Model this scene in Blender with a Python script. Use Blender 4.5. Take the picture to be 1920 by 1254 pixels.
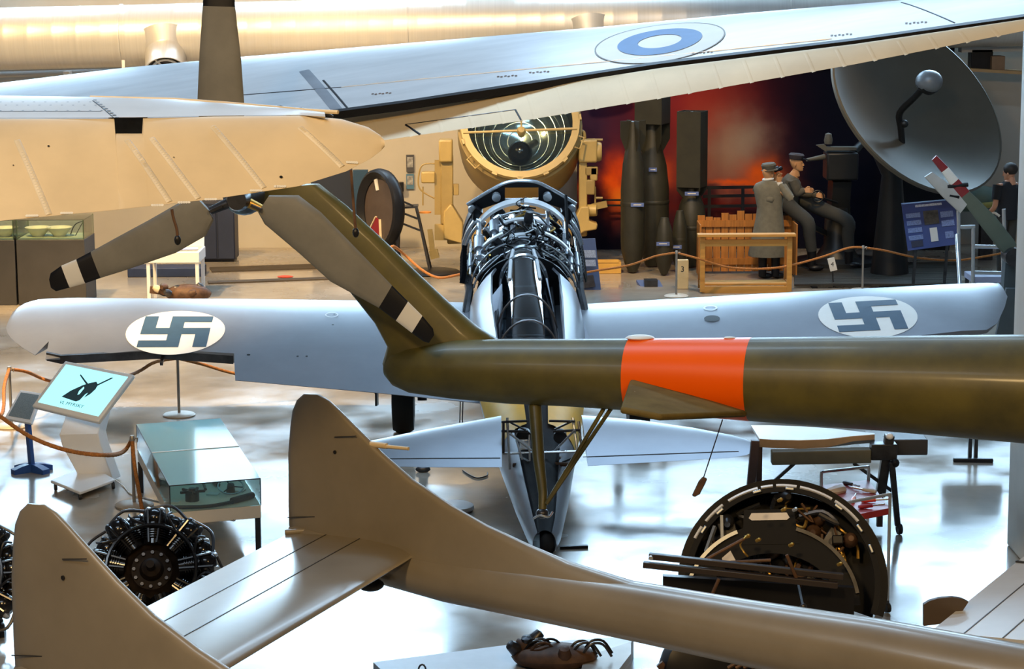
import bpy, bmesh, math, random
from mathutils import Vector, Matrix, Euler
for o in list(bpy.data.objects): bpy.data.objects.remove(o, do_unlink=True)
SC = bpy.context.scene
COL = SC.collection
R = math.radians
random.seed(7)
V = Vector
# ------------------------------------------------------------------ camera
FPX, CX, CY = 4275.0, 960.0, 627.0
CAM_H, PITCH, ROLL = 5.0, 9.52, -.3
cam_d = bpy.data.cameras.new('camera'); cam = bpy.data.objects.new('camera', cam_d); COL.objects.link(cam)
CAM_M = Matrix.Translation((0, 0, CAM_H)) @ Euler((R(90 - PITCH), 0, 0)).to_matrix().to_4x4() @ Matrix.Rotation(R(ROLL), 4, 'Z')
cam.matrix_world = CAM_M
cam_d.sensor_width = 36.0; cam_d.lens = FPX / 1920 * 36.0
cam_d.clip_start = .1; cam_d.clip_end = 200
SC.camera = cam
# ------------------------------------------------------------------ world, exposure
w = bpy.data.worlds.new('hall_ambient'); SC.world = w; w.use_nodes = True
bg = w.node_tree.nodes['Background']; bg.inputs[0].default_value = (.62, .72, .9, 1); bg.inputs[1].default_value = .05
vs = SC.view_settings
vs.view_transform = 'Standard'; vs.look = 'None'; vs.gamma = 1.0; vs.use_curve_mapping = False
vs.exposure = 0.5
WINDOW_E = 12.5            # daylight through the clerestory windows of the far wall
WARM = (1.0, .66, .29); COOL = (.50, .74, 1.0)

def light(name, kind, loc, target, energy, color, size=1.0, size_y=None, spot=60, blend=.6):
    l = bpy.data.lights.new(name, kind); l.energy = energy; l.color = color
    if kind == 'AREA':
        l.size = size
        if size_y: l.shape = 'RECTANGLE'; l.size_y = size_y
    elif kind == 'SPOT': l.spot_size = R(spot); l.spot_blend = blend; l.shadow_soft_size = size
    else: l.shadow_soft_size = size
    o = bpy.data.objects.new(name, l); COL.objects.link(o); o.location = loc
    o.rotation_euler = (V(target) - V(loc)).to_track_quat('-Z', 'Y').to_euler()
    return o
# warm halogen lamps on the hall ceiling: over the gallery, and a row washing the far displays
light('gallery_lamp_light', 'AREA', (-3.5, 3.0, 9.3), (-1.0, 14, 2.5), 560, WARM, 1.0)
light('gallery_lamp_light', 'AREA', (4.5, 3.0, 9.3), (3.0, 18, 3.0), 330, WARM, 1.0)
light('display_lamp_light', 'SPOT', (-7.5, 28.5, 9.3), (-5.5, 36, 1.0), 5200, WARM, .25, spot=62)
light('display_lamp_light', 'SPOT', (-1.0, 28.5, 9.3), (-.6, 37, 1.6), 2600, WARM, .25, spot=50)
light('display_lamp_light', 'SPOT', (3.6, 29.5, 9.3), (3.4, 35.0, .2), 1700, WARM, .25, spot=34)
light('display_lamp_light', 'SPOT', (-6.5, 20.0, 9.3), (-5.0, 27, .0), 7500, WARM, .25, spot=48)
# cool daylight tubes along the hall ceiling, and an added front fill
light('ceiling_cool_light', 'AREA', (-2.0, 19.0, 9.6), (-2.0, 19.5, 0), 380, COOL, 7.0, 1.0)
light('ceiling_cool_light', 'AREA', (-4.5, 8.0, 9.6), (-4.0, 18.0, 0), 150, (.7, .85, 1.0), 6.0, 1.0)  # added cool fill over the gallery, brightens the sides facing the camera
light('ceiling_cool_light', 'AREA', (3.0, 26.0, 9.6), (3.0, 25.0, 0), 380, COOL, 7.0, 1.0)

# ------------------------------------------------------------------ pixel -> place
_R3 = CAM_M.to_3x3()
def ray(px, py): return _R3 @ V(((px - CX) / FPX, -(py - CY) / FPX, -1.0))
def P(px, py, d):                       # the point seen at a pixel, d metres into the hall
    r = ray(px, py); return V((0, 0, CAM_H)) + r * (d / r.y)
def PZ(px, py, z=0.0):                  # the point seen at a pixel, at height z
    r = ray(px, py); return V((0, 0, CAM_H)) + r * ((z - CAM_H) / r.z)
def PP(px, py, p0, n):                  # the point seen at a pixel, on a plane
    r = ray(px, py); o = V((0, 0, CAM_H)); return o + r * ((p0 - o).dot(n) / r.dot(n))
def S(d): return FPX / (d * 1.01)
def proj(p):
    q = CAM_M.inverted() @ V(p); return (CX + FPX * q.x / -q.z, CY - FPX * q.y / -q.z)

# ------------------------------------------------------------------ materials
MATS = {}
def mat(name, col, rough=.5, metal=0.0, var=.12, scale=3.0, bump=0.0, bscale=40.0, spec=.5, emit=None, es=0, alpha=None, trans=0, coat=0, stretch=None, col2=None):
    if name in MATS: return MATS[name]
    m = bpy.data.materials.new(name); m.use_nodes = True
    nt = m.node_tree; b = nt.nodes['Principled BSDF']; L = nt.links
    b.inputs['Roughness'].default_value = rough; b.inputs['Metallic'].default_value = metal
    b.inputs['Specular IOR Level'].default_value = spec
    b.inputs['Base Color'].default_value = (*col, 1)
    if var > 0 or bump > 0:
        tc = nt.nodes.new('ShaderNodeTexCoord'); mp = nt.nodes.new('ShaderNodeMapping')
        if stretch: mp.inputs['Scale'].default_value = stretch
        L.new(tc.outputs['Object'], mp.inputs[0])
    if var > 0:
        n = nt.nodes.new('ShaderNodeTexNoise'); n.inputs['Scale'].default_value = scale; n.inputs['Detail'].default_value = 6; n.inputs['Roughness'].default_value = .6
        L.new(mp.outputs[0], n.inputs['Vector'])
        rp = nt.nodes.new('ShaderNodeValToRGB'); L.new(n.outputs['Fac'], rp.inputs[0])
        c2 = col2 or tuple(min(1, c * (1 + var)) for c in col)
        rp.color_ramp.elements[0].position = .32; rp.color_ramp.elements[1].position = .68
        rp.color_ramp.elements[0].color = (*[c * (1 - var) for c in col], 1); rp.color_ramp.elements[1].color = (*c2, 1)
        L.new(rp.outputs[0], b.inputs['Base Color'])
    if bump > 0:
        n2 = nt.nodes.new('ShaderNodeTexNoise'); n2.inputs['Scale'].default_value = bscale; n2.inputs['Detail'].default_value = 3
        L.new(mp.outputs[0], n2.inputs['Vector'])
        bp = nt.nodes.new('ShaderNodeBump'); bp.inputs['Strength'].default_value = bump; bp.inputs['Distance'].default_value = .01
        L.new(n2.outputs['Fac'], bp.inputs['Height']); L.new(bp.outputs[0], b.inputs['Normal'])
    if emit: b.inputs['Emission Color'].default_value = (*emit, 1); b.inputs['Emission Strength'].default_value = es
    if trans: b.inputs['Transmission Weight'].default_value = trans
    if alpha is not None: b.inputs['Alpha'].default_value = alpha
    if coat: b.inputs['Coat Weight'].default_value = coat; b.inputs['Coat Roughness'].default_value = .12
    MATS[name] = m
    return m
M = {}
M['floor'] = mat('polished_floor', (.31, .27, .22), .14, var=.3, scale=.55, spec=.36, bump=.05, bscale=1.3)
def _floor_wear(m):                     # worn and waxed patches: the gloss varies over the floor
    nt = m.node_tree; b = nt.nodes['Principled BSDF']; tc = nt.nodes.new('ShaderNodeTexCoord'); n = nt.nodes.new('ShaderNodeTexNoise'); n.inputs['Scale'].default_value = .9; n.inputs['Detail'].default_value = 5
    mr = nt.nodes.new('ShaderNodeMapRange'); mr.inputs[1].default_value = .35; mr.inputs[2].default_value = .65; mr.inputs[3].default_value = .07; mr.inputs[4].default_value = .30
    nt.links.new(tc.outputs['Object'], n.inputs['Vector']); nt.links.new(n.outputs['Fac'], mr.inputs[0]); nt.links.new(mr.outputs[0], b.inputs['Roughness'])
_floor_wear(M['floor'])
M['wall'] = mat('painted_wall', (.46, .425, .365), .8, var=.05, scale=1.2)
M['wall_grey'] = mat('grey_wall', (.5, .5, .49), .8, var=.06)
M['hall_wall'] = mat('hall_wall', (.16, .16, .17), .8, var=.06)
M['ceiling'] = mat('ceiling_paint', (.13, .13, .14), .85, var=.05)
M['black_wall'] = mat('black_backdrop', (.008, .008, .012), .9, var=.3)
M['frame_white'] = mat('white_paint', (.78, .78, .78), .35, var=.04)
M['pane'] = mat('daylight_pane', (.8, .9, 1), .2, var=0, emit=(.50, .76, 1.0), es=WINDOW_E)
M['lamp_glow'] = mat('lamp_glow', (1, .9, .7), .3, var=0, emit=(1, .8, .5), es=6)
M['duct'] = mat('duct_metal', (.66, .64, .60), .38, .35, var=.05, scale=2, bump=.03, bscale=9, stretch=(14, .2, .2))
M['silver'] = mat('silver_dope', (.25, .262, .29), .36, .62, var=.08, scale=1.6)
M['silver_top'] = mat('aluminium_skin', (.60, .60, .60), .36, .4, var=.1, scale=1.1, stretch=(1, 5, 1))
M['cream'] = mat('aged_silver_fabric', (.68, .55, .355), .5, .1, var=.1, scale=1.4)
M['rivet_white'] = mat('pale_aluminium', (.62, .6, .57), .36, .3, var=.05)
M['vamp'] = mat('grey_lacquer', (.235, .205, .16), .32, .22, var=.1, scale=2.0, coat=.2)
M['olive'] = mat('olive_paint', (.095, .078, .014), .46, 0, var=.28, scale=3.0, bump=.03, col2=(.125, .10, .016), coat=.08)
M['orange'] = mat('orange_band', (1.0, .12, .0), .36, 0, var=.03, spec=.22)
M['blade'] = mat('blade_grey', (.19, .18, .15), .55, 0, var=.12, scale=4)
M['black'] = mat('black_paint', (.009, .009, .011), .4, 0, var=.2, spec=.3)
M['blackgloss'] = mat('black_gloss', (.008, .008, .009), .16, 0, var=.2, spec=.5)
M['white'] = mat('white_mark', (.74, .72, .66), .5, 0, var=.05)
M['blue'] = mat('insignia_blue', (.03, .068, .115), .5, 0, var=.12, scale=6)
M['blue2'] = mat('roundel_blue', (.07, .17, .36), .45, 0, var=.12)
M['steel'] = mat('bright_steel', (.62, .66, .7), .25, .8, var=.1)
M['dsteel'] = mat('dark_steel', (.06, .06, .065), .35, .7, var=.3, scale=8)
M['brown'] = mat('rusty_brown', (.1, .05, .025), .6, .2, var=.5, scale=9)
M['brass'] = mat('brass', (.6, .36, .08), .35, .8, var=.2)
M['rubber'] = mat('rubber', (.015, .015, .017), .6, 0, var=.2)
M['yellow'] = mat('yellow_band', (.75, .42, .02), .45, 0, var=.1)
M['glass'] = None
def glassmat(name, col=(.85, .95, .95), rough=.03, mix=.8):
    m = bpy.data.materials.new(name); m.use_nodes = True; nt = m.node_tree; nt.nodes.clear()
    o = nt.nodes.new('ShaderNodeOutputMaterial'); mx = nt.nodes.new('ShaderNodeMixShader')
    t = nt.nodes.new('ShaderNodeBsdfTransparent'); t.inputs[0].default_value = (*col, 1)
    g = nt.nodes.new('ShaderNodeBsdfGlossy'); g.inputs['Roughness'].default_value = rough
    fr = nt.nodes.new('ShaderNodeFresnel'); fr.inputs[0].default_value = 1.5
    ma = nt.nodes.new('ShaderNodeMath'); ma.operation = 'MULTIPLY_ADD'; ma.inputs[1].default_value = mix; ma.inputs[2].default_value = .04; ma.use_clamp = True
    nt.links.new(fr.outputs[0], ma.inputs[0]); nt.links.new(ma.outputs[0], mx.inputs[0])
    nt.links.new(t.outputs[0], mx.inputs[1]); nt.links.new(g.outputs[0], mx.inputs[2]); nt.links.new(mx.outputs[0], o.inputs[0])
    return m
M['glass'] = glassmat('clear_glass', (.92, .98, .97)); M['canopy'] = glassmat('canopy_glass', (.72, .82, .86), .04, 1.6)

# ------------------------------------------------------------------ mesh helpers
class MB:
    def __init__(s): s.v = []; s.f = []
    def add(s, vs, fs):
        n = len(s.v); s.v += [V(p) for p in vs]; s.f += [tuple(i + n for i in f) for f in fs]; return s
    def box(s, c, size, rot=None):
        h = [x / 2 for x in size]; pts = [V((x * h[0], y * h[1], z * h[2])) for x in (-1, 1) for y in (-1, 1) for z in (-1, 1)]
        if rot is not None: pts = [rot @ p for p in pts]
        return s.add([V(c) + p for p in pts], [(0, 1, 3, 2), (4, 6, 7, 5), (0, 4, 5, 1), (2, 3, 7, 6), (0, 2, 6, 4), (1, 5, 7, 3)])
    def bar(s, a, b, w, h=None, up=V((0, 0, 1))):         # rectangular bar from a to b
        a, b = V(a), V(b); h = h or w; d = (b - a).normalized(); x = d.cross(up)
        if x.length < 1e-4: x = d.cross(V((0, 1, 0)))
        x.normalize(); u = x.cross(d)
        pts = [q + x * (i * w / 2) + u * (j * h / 2) for q in (a, b) for i in (-1, 1) for j in (-1, 1)]
        return s.add(pts, [(0, 1, 3, 2), (4, 6, 7, 5), (0, 4, 5, 1), (2, 3, 7, 6), (0, 2, 6, 4), (1, 5, 7, 3)])
    def loft(s, secs, closed=True, caps=True):
        n = len(secs[0]); base = len(s.v); fs = []
        for k in range(len(secs) - 1):
            for i in range(n if closed else n - 1):
                j = (i + 1) % n; fs.append((base + k * n + i, base + k * n + j, base + (k + 1) * n + j, base + (k + 1) * n + i))
        if caps and closed:
            fs.append(tuple(base + i for i in range(n))[::-1]); fs.append(tuple(base + (len(secs) - 1) * n + i for i in range(n)))
        for q in secs: s.v += [V(p) for p in q]
        s.f += fs; return s
    def tube(s, pts, r, seg=10, caps=True, closed=False):
        pts = [V(p) for p in pts]; n = len(pts); rr = r if isinstance(r, (list, tuple)) else [r] * n
        t0 = (pts[1] - pts[0]).normalized(); x = t0.cross(V((0, 0, 1)))
        if x.length < 1e-3: x = t0.cross(V((1, 0, 0)))
        x.normalize(); secs = []
        for i, p in enumerate(pts):
            if closed: t = pts[(i + 1) % n] - pts[i - 1]
            else: t = pts[min(i + 1, n - 1)] - pts[max(i - 1, 0)]
            t.normalize(); x = (x - t * x.dot(t)).normalized(); y = t.cross(x)
            secs.append([p + (x * math.cos(a) + y * math.sin(a)) * rr[i] for a in [2 * math.pi * k / seg for k in range(seg)]])
        if closed: secs.append(secs[0]); caps = False
        return s.loft(secs, True, caps)
    def lathe(s, prof, mtx=None, seg=24, caps=True, a0=0, a1=2 * math.pi):
        mtx = mtx or Matrix(); full = abs(a1 - a0 - 2 * math.pi) < 1e-5
        na = seg if full else seg + 1
        secs = [[mtx @ V((r * math.cos(a0 + (a1 - a0) * k / seg), r * math.sin(a0 + (a1 - a0) * k / seg), z)) for k in range(na)] for r, z in prof]
        return s.loft(secs, full, caps and full)
    def ball(s, c, r, seg=14, rings=8, sc=(1, 1, 1), rot=None):
        secs = []
        for i in range(rings + 1):
            t = math.pi * (i + .02 * (i == 0) - .02 * (i == rings)) / rings
            q = [V((math.sin(t) * math.cos(a) * sc[0], math.sin(t) * math.sin(a) * sc[1], -math.cos(t) * sc[2])) * r for a in [2 * math.pi * k / seg for k in range(seg)]]
            secs.append([V(c) + (rot @ p if rot else p) for p in q])
        return s.loft(secs)
    def prism(s, pts, thick):                             # polygon pts (3d) pushed along thick
        n = len(pts); t = V(thick)
        a = [V(p) - t / 2 for p in pts]; b = [V(p) + t / 2 for p in pts]
        return s.add(a + b, [tuple(range(n))[::-1], tuple(range(n, 2 * n))] + [(i, (i + 1) % n, n + (i + 1) % n, n + i) for i in range(n)])
    def mesh(s, name, sharp=40):
        me = bpy.data.meshes.new(name); me.from_pydata(s.v, [], s.f); me.update()
        bm = bmesh.new(); bm.from_mesh(me); bmesh.ops.recalc_face_normals(bm, faces=bm.faces); bm.to_mesh(me); bm.free()
        if sharp: me.shade_smooth(); me.set_sharp_from_angle(angle=R(sharp))
        return me
    def build(s, name, m, parent=None, world=True, bevel=0, sharp=40, kind=None, label=None):
        if parent is not None and world:
            iv = parent['_m'].inverted() if False else PM[parent.name].inverted(); s.v = [iv @ p for p in s.v]
        o = bpy.data.objects.new(name, s.mesh(name, sharp)); COL.objects.link(o); o.data.materials.append(m)
        if parent is not None:
            o.parent = parent; PM[o.name] = PM[parent.name].copy()
        else: PM[o.name] = Matrix()
        if bevel:
            b = o.modifiers.new('edge', 'BEVEL'); b.width = bevel; b.segments = 2; b.limit_method = 'ANGLE'; b.angle_limit = R(50)
        if kind: o['kind'] = kind
        if label: o['label'] = label
        return o
PM = {}
def tag(o, label, cat, group=None):
    o['label'] = label; o['category'] = cat
    if group: o['group'] = group
    return o
def thing(name, label, cat, loc=(0, 0, 0), rotz=0, group=None):
    o = bpy.data.objects.new(name, None); COL.objects.link(o); o.empty_display_size = .2
    o.location = loc; o.rotation_euler = (0, 0, rotz)
    PM[o.name] = Matrix.Translation(V(loc)) @ Matrix.Rotation(rotz, 4, 'Z')
    return tag(o, label, cat, group)
def one(mb, name, m, label, cat, loc=None, group=None, bevel=0, sharp=40):   # a thing that is one mesh; its origin moved to loc
    if loc is not None: mb.v = [p - V(loc) for p in mb.v]
    o = mb.build(name, m, None, bevel=bevel, sharp=sharp)
    if loc is not None: o.location = loc; PM[o.name] = Matrix.Translation(V(loc))
    return tag(o, label, cat, group)
def struct(o): o['kind'] = 'structure'; return o
def dup(root, loc, rotz=0, label=None):
    r = root.copy(); COL.objects.link(r); r.location = loc; r.rotation_euler = (0, 0, rotz)
    PM[r.name] = Matrix.Translation(V(loc)) @ Matrix.Rotation(rotz, 4, 'Z')
    if label: r['label'] = label
    for ch in list(root.children):
        c = ch.copy(); COL.objects.link(c); c.parent = r
        for g in ch.children:
            d = g.copy(); COL.objects.link(d); d.parent = c
    return r
def frame(origin, z, x=None):          # matrix whose local z points along z
    z = V(z).normalized(); x = V(x) if x is not None else (V((1, 0, 0)) if abs(z.x) < .9 else V((0, 1, 0)))
    x = (x - z * x.dot(z)).normalized(); y = z.cross(x)
    return Matrix.Translation(V(origin)) @ Matrix((x, y, z)).transposed().to_4x4()
def lerp(a, b, t): return a + (b - a) * t
def sag(a, b, drop, n=14): return [lerp(V(a), V(b), i / n) - V((0, 0, drop * 4 * (i / n) * (1 - i / n))) for i in range(n + 1)]
def smooth(pts, n=6):                   # Catmull-Rom through points
    pts = [V(p) for p in pts]; out = []
    for i in range(len(pts) - 1):
        p0, p1, p2, p3 = pts[max(i - 1, 0)], pts[i], pts[i + 1], pts[min(i + 2, len(pts) - 1)]
        for k in range(n):
            t = k / n; out.append(.5 * ((2 * p1) + (p2 - p0) * t + (2 * p0 - 5 * p1 + 4 * p2 - p3) * t * t + (3 * p1 - p0 - 3 * p2 + p3) * t ** 3))
    return out + [pts[-1]]
CS = [0, .006, .02, .05, .1, .18, .28, .4, .52, .65, .78, .9, 1.0]
def yt(c):
    c = min(1.0, max(0.0, c)); y = 5 * (.2969 * math.sqrt(c) - .126 * c - .3516 * c * c + .2843 * c ** 3 - .1036 * c ** 4)
    return max(.012, y) if c > .9 else y
def foil(mb, st, n, tc=.12, low=.7, c0=0.0, c1=1.0):     # st: list of (LE, TE[, thickness]); lofted aerofoil, n = up
    secs = []
    for q in st:
        le, te = q[0], q[1]; t = q[2] if len(q) > 2 else tc * (te - le).length
        up = [le + (te - le) * c + n * (t * yt(c)) for c in CS]
        dn = [le + (te - le) * c - n * (t * low * yt(c)) for c in CS[1:]][::-1]
        secs.append(up + dn)
    return mb.loft(secs)
def text_mesh(name, body, size, mtx, m, parent=None, extrude=.001, align='CENTER'):
    cu = bpy.data.curves.new(name, 'FONT'); cu.body = body; cu.size = size; cu.align_x = align; cu.align_y = 'CENTER'; cu.extrude = extrude; cu.resolution_u = 3
    t = bpy.data.objects.new(name + '_tmp', cu); COL.objects.link(t); dg = bpy.context.evaluated_depsgraph_get(); dg.update()
    me = bpy.data.meshes.new_from_object(t.evaluated_get(dg)); bpy.data.objects.remove(t)
    me.transform(mtx if parent is None else PM[parent.name].inverted() @ mtx)
    o = bpy.data.objects.new(name, me); COL.objects.link(o); me.materials.clear(); me.materials.append(m)
    if parent is not None: o.parent = parent; PM[o.name] = PM[parent.name].copy()
    return o
# ================================================================== the hall
XW0, XW1, YW, ZC = -13.0, 13.0, 39.0, 10.0
def slab(name, a, b, m):
    mb = MB(); mb.box([(a[i] + b[i]) / 2 for i in range(3)], [abs(b[i] - a[i]) for i in range(3)])
    return struct(mb.build(name, m))
slab('floor', (XW0, -4, -.2), (XW1, YW, 0), M['floor'])
slab('ceiling', (XW0, -4, ZC), (XW1, YW, ZC + .2), M['ceiling'])
slab('wall_left', (XW0 - .2, -4, 0), (XW0, YW, ZC), M['hall_wall'])
slab('wall_right', (XW1, -4, 0), (XW1 + .2, YW, ZC), M['hall_wall'])
slab('wall_front', (XW0, -4.2, 0), (XW1, -4, ZC), M['hall_wall'])
wb = slab('wall_back', (XW0, YW, 0), (XW1, YW + .25, ZC), M['wall'])
# clerestory windows high in the far wall, in daylight
WN = [(-11.6, -7.2), (-5.6, -1.2), (.4, 4.8), (6.2, 10.6)]
for i, (x0, x1) in enumerate(WN):
    z0, z1 = 4.45, 8.8
    r = bpy.data.objects.new('window_%d' % (i + 1), None); COL.objects.link(r); r.location = ((x0 + x1) / 2, YW, z0); struct(r)
    PM[r.name] = Matrix.Translation(r.location)
    mb = MB()
    for (a, b) in (((x0, z0), (x1, z0)), ((x0, z1), (x1, z1)), ((x0, z0), (x0, z1)), ((x1, z0), (x1, z1))):
        mb.bar((a[0], YW - .06, a[1]), (b[0], YW - .06, b[1]), .1, .12)
    mb.build('window_frame', M['frame_white'], r)
    nx, nz = 4, 3; dx = (x1 - x0 - .1) / nx; dz = (z1 - z0 - .1) / nz
    for k in range(1, nx): MB().bar((x0 + .05 + dx * k, YW - .05, z0), (x0 + .05 + dx * k, YW - .05, z1), .05, .08).build('mullion', M['frame_white'], r)
    for k in range(1, nz): MB().bar((x0, YW - .05, z0 + .05 + dz * k), (x1, YW - .05, z0 + .05 + dz * k), .05, .06).build('glazing_bar', M['frame_white'], r)
    for a in range(nx):
        for b in range(nz):
            MB().box((x0 + .05 + dx * (a + .5), YW - .03, z0 + .05 + dz * (b + .5)), (dx - .03, .012, dz - .03)).build('pane', M['pane'], r)
# white column on the right
c = PZ(1886, 1062); pl = c.x * (c.y + .7) / c.y
mb = MB(); mb.box((pl + .35, c.y + .35, ZC / 2), (.7, .7, ZC)); o = struct(mb.build('trim_1', mat('column_paint', (.62, .6, .55), .6, var=.04), bevel=.02))
# ================================================================== aircraft helpers
def interp(x, pts):
    if x <= pts[0][0]: return pts[0][1]
    for a, b in zip(pts, pts[1:]):
        if x <= b[0]: return a[1] + (b[1] - a[1]) * ((x - a[0]) / max(1e-6, b[0] - a[0]))
    return pts[-1][1]
class Planform:                         # a wing outline in its own plane: u along the span, w along the chord
    def __init__(s, le, te, p0, span, aft, tc=.12, tmin=0, full=None):
        s.p0 = V(p0); s.sp = V(span).normalized(); s.n = s.sp.cross(V(aft)).normalized()
        if s.n.z < 0: s.n = -s.n
        s.af = V(aft).normalized(); s.af = (s.af - s.sp * s.af.dot(s.sp)).normalized(); s.tc = tc; s.tmin = tmin
        s.le = sorted(s.uw(PP(x, y, s.p0, s.n)) for x, y in le); s.te = sorted(s.uw(PP(x, y, s.p0, s.n)) for x, y in te); s.full = sorted(s.uw(PP(x, y, s.p0, s.n)) for x, y in full) if full else s.te
    def uw(s, p): q = p - s.p0; return (q.dot(s.sp), q.dot(s.af))
    def at(s, u, w): return s.p0 + s.sp * u + s.af * w
    def us(s, extra=0):
        lo = max(s.le[0][0], s.te[0][0]); hi = min(s.le[-1][0], s.te[-1][0])
        r = [u for u, _ in s.le + s.te if lo <= u <= hi] + [lo, hi] + [lo + (hi - lo) * k / (extra + 1) for k in range(1, extra + 1)]
        r.sort(); return [r[0]] + [b for a, b in zip(r, r[1:]) if b - a > 1e-4]
    def ch(s, u): return interp(u, s.le), interp(u, s.te)
    def stations(s, us=None):
        o = []
        for u in (us or s.us()):
            a, b = s.ch(u)
            if b - a < .03: m_ = (a + b) / 2; a, b = m_ - .015, m_ + .015
            o.append((s.at(u, a), s.at(u, b), max(s.tmin, s.tc * (b - a))))
        return o
    def surf(s, u, w, eps=.003):        # a point on the upper skin
        a, b = s.ch(u); b = max(b, interp(u, s.full)); c = min(1, max(0, (w - a) / max(.05, b - a)))
        return s.at(u, w) + s.n * (max(s.tmin, s.tc * (b - a)) * yt(c) + eps)
    def pix(s, px, py): return s.uw(PP(px, py, s.p0, s.n))
    def spix(s, px, py):                # (u, w) of the skin point seen at a pixel
        qx, qy = px, py
        for _ in range(6):
            a = proj(s.surf(*s.pix(qx, qy))); qx += px - a[0]; qy += py - a[1]
        return s.pix(qx, qy)
    def loft(s, us=None):
        if s.full is s.te: return foil(MB(), s.stations(us), s.n, s.tc)
        secs = []
        for u in (us or s.us()):        # section of the whole aerofoil, cut off where the control surface is missing
            a, b = s.ch(u); F = max(b, interp(u, s.full)); b = max(b, a + .03); F = max(F, b); ws = [a + (b - a) * c for c in CS]; t = s.tc * (F - a)
            secs.append([s.at(u, w_) + s.n * (t * yt((w_ - a) / (F - a))) for w_ in ws] + [s.at(u, w_) - s.n * (t * .7 * yt((w_ - a) / (F - a))) for w_ in ws[1:]][::-1])
        return MB().loft(secs)
    def disc(s, c, r0, r1, eps, seg=48, ring=6, su=1, sw=1):
        mb = MB(); vs = []; fs = []
        for k in range(ring + 1):
            r = max(.001, r0 + (r1 - r0) * k / ring)
            vs += [s.surf(c[0] + su * r * math.cos(a), c[1] + sw * r * math.sin(a), eps) for a in [2 * math.pi * i / seg for i in range(seg)]]
        for k in range(ring):
            fs += [(k * seg + i, k * seg + (i + 1) % seg, (k + 1) * seg + (i + 1) % seg, (k + 1) * seg + i) for i in range(seg)]
        return mb.add(vs, fs)
    def strip(s, a, b, w, eps=.003, n=14, amp=0):   # a flat strip on the skin from (u,w) a to b
        d = V((b[0] - a[0], b[1] - a[1])); q = V((-d.y, d.x)).normalized() * w / 2; mb = MB(); secs = []
        for k in range(n + 1):
            t = k / n; c = V(a) + d * t; e = eps + (amp if k % 2 else 0)
            secs.append([s.surf(c.x - q.x, c.y - q.y, .001), s.surf(c.x - q.x * .6, c.y - q.y * .6, e), s.surf(c.x + q.x * .6, c.y + q.y * .6, e), s.surf(c.x + q.x, c.y + q.y, .001)])
        return mb.loft(secs, False)
def lens(mb, pairs, nrm, k=7):          # flat body between two edges; pairs (A, B, thickness)
    secs = []
    for a, b, t in pairs:
        up = [a + (b - a) * (.5 - .5 * math.cos(math.pi * i / k)) + nrm * (t / 2 * math.sin(math.pi * i / k) ** .7) for i in range(k + 1)]
        dn = [a + (b - a) * (.5 - .5 * math.cos(math.pi * i / k)) - nrm * (t / 2 * math.sin(math.pi * i / k) ** .7) for i in range(1, k)][::-1]
        secs.append(up + dn)
    return mb.loft(secs)
def ell(c, x, y, rx, ry, n=28, a0=0, a1=2 * math.pi, closed=True):
    m_ = n if closed else n + 1
    return [c + x * (rx * math.cos(a0 + (a1 - a0) * i / n)) + y * (ry * math.sin(a0 + (a1 - a0) * i / n)) for i in range(m_)]

# ================================================================== the fighter under restoration, seen from behind
tw = PZ(1022, 1036)
FT = thing('fighter_aircraft', 'silver fighter aircraft under restoration with exposed black engine bay and emblems on its wings', 'aircraft', (tw.x, tw.y, 0))
YAW = R(1.0); AOA = R(13)
Ry = Matrix.Rotation(YAW, 3, 'Z')
AFT = Ry @ V((0, -math.cos(AOA), -math.sin(AOA))); FWD = -AFT
RIGHT = Ry @ V((1, 0, 0)); UPB = RIGHT.cross(FWD).normalized()
wp = P(985, 610, 23.9)
WL = Planform([(985, 575), (700, 569), (440, 565), (300, 564), (150, 562), (90, 563), (75, 564), (60, 567), (47, 571), (36, 577), (26, 585), (18, 594), (13, 603), (11, 611)],
              [(985, 764), (900, 756), (700, 736), (441, 713), (439, 673), (300, 663), (92, 647), (85, 674), (66, 666), (52, 658), (40, 650), (29, 642), (20, 633), (14, 624), (11, 614)],
              wp, RIGHT + V((0, 0, -math.tan(R(1.4)))), AFT, .115, full=[(985, 764), (900, 756), (700, 736), (441, 713), (300, 698), (92, 677), (85, 674), (66, 666), (52, 658), (40, 650), (29, 642), (20, 633), (14, 624), (11, 614)])
WR = Planform([(985, 581), (1100, 575), (1400, 557), (1700, 541), (1850, 532), (1872, 532), (1884, 537), (1889, 548)],
              [(985, 764), (1100, 752), (1400, 712), (1401, 672), (1700, 640), (1850, 622), (1870, 606), (1884, 575), (1889, 556)],
              wp, RIGHT + V((0, 0, math.tan(R(3.3)))), AFT, .115, full=[(985, 764), (1100, 752), (1400, 712), (1700, 672), (1850, 648), (1870, 608), (1884, 575), (1889, 556)])
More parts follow.
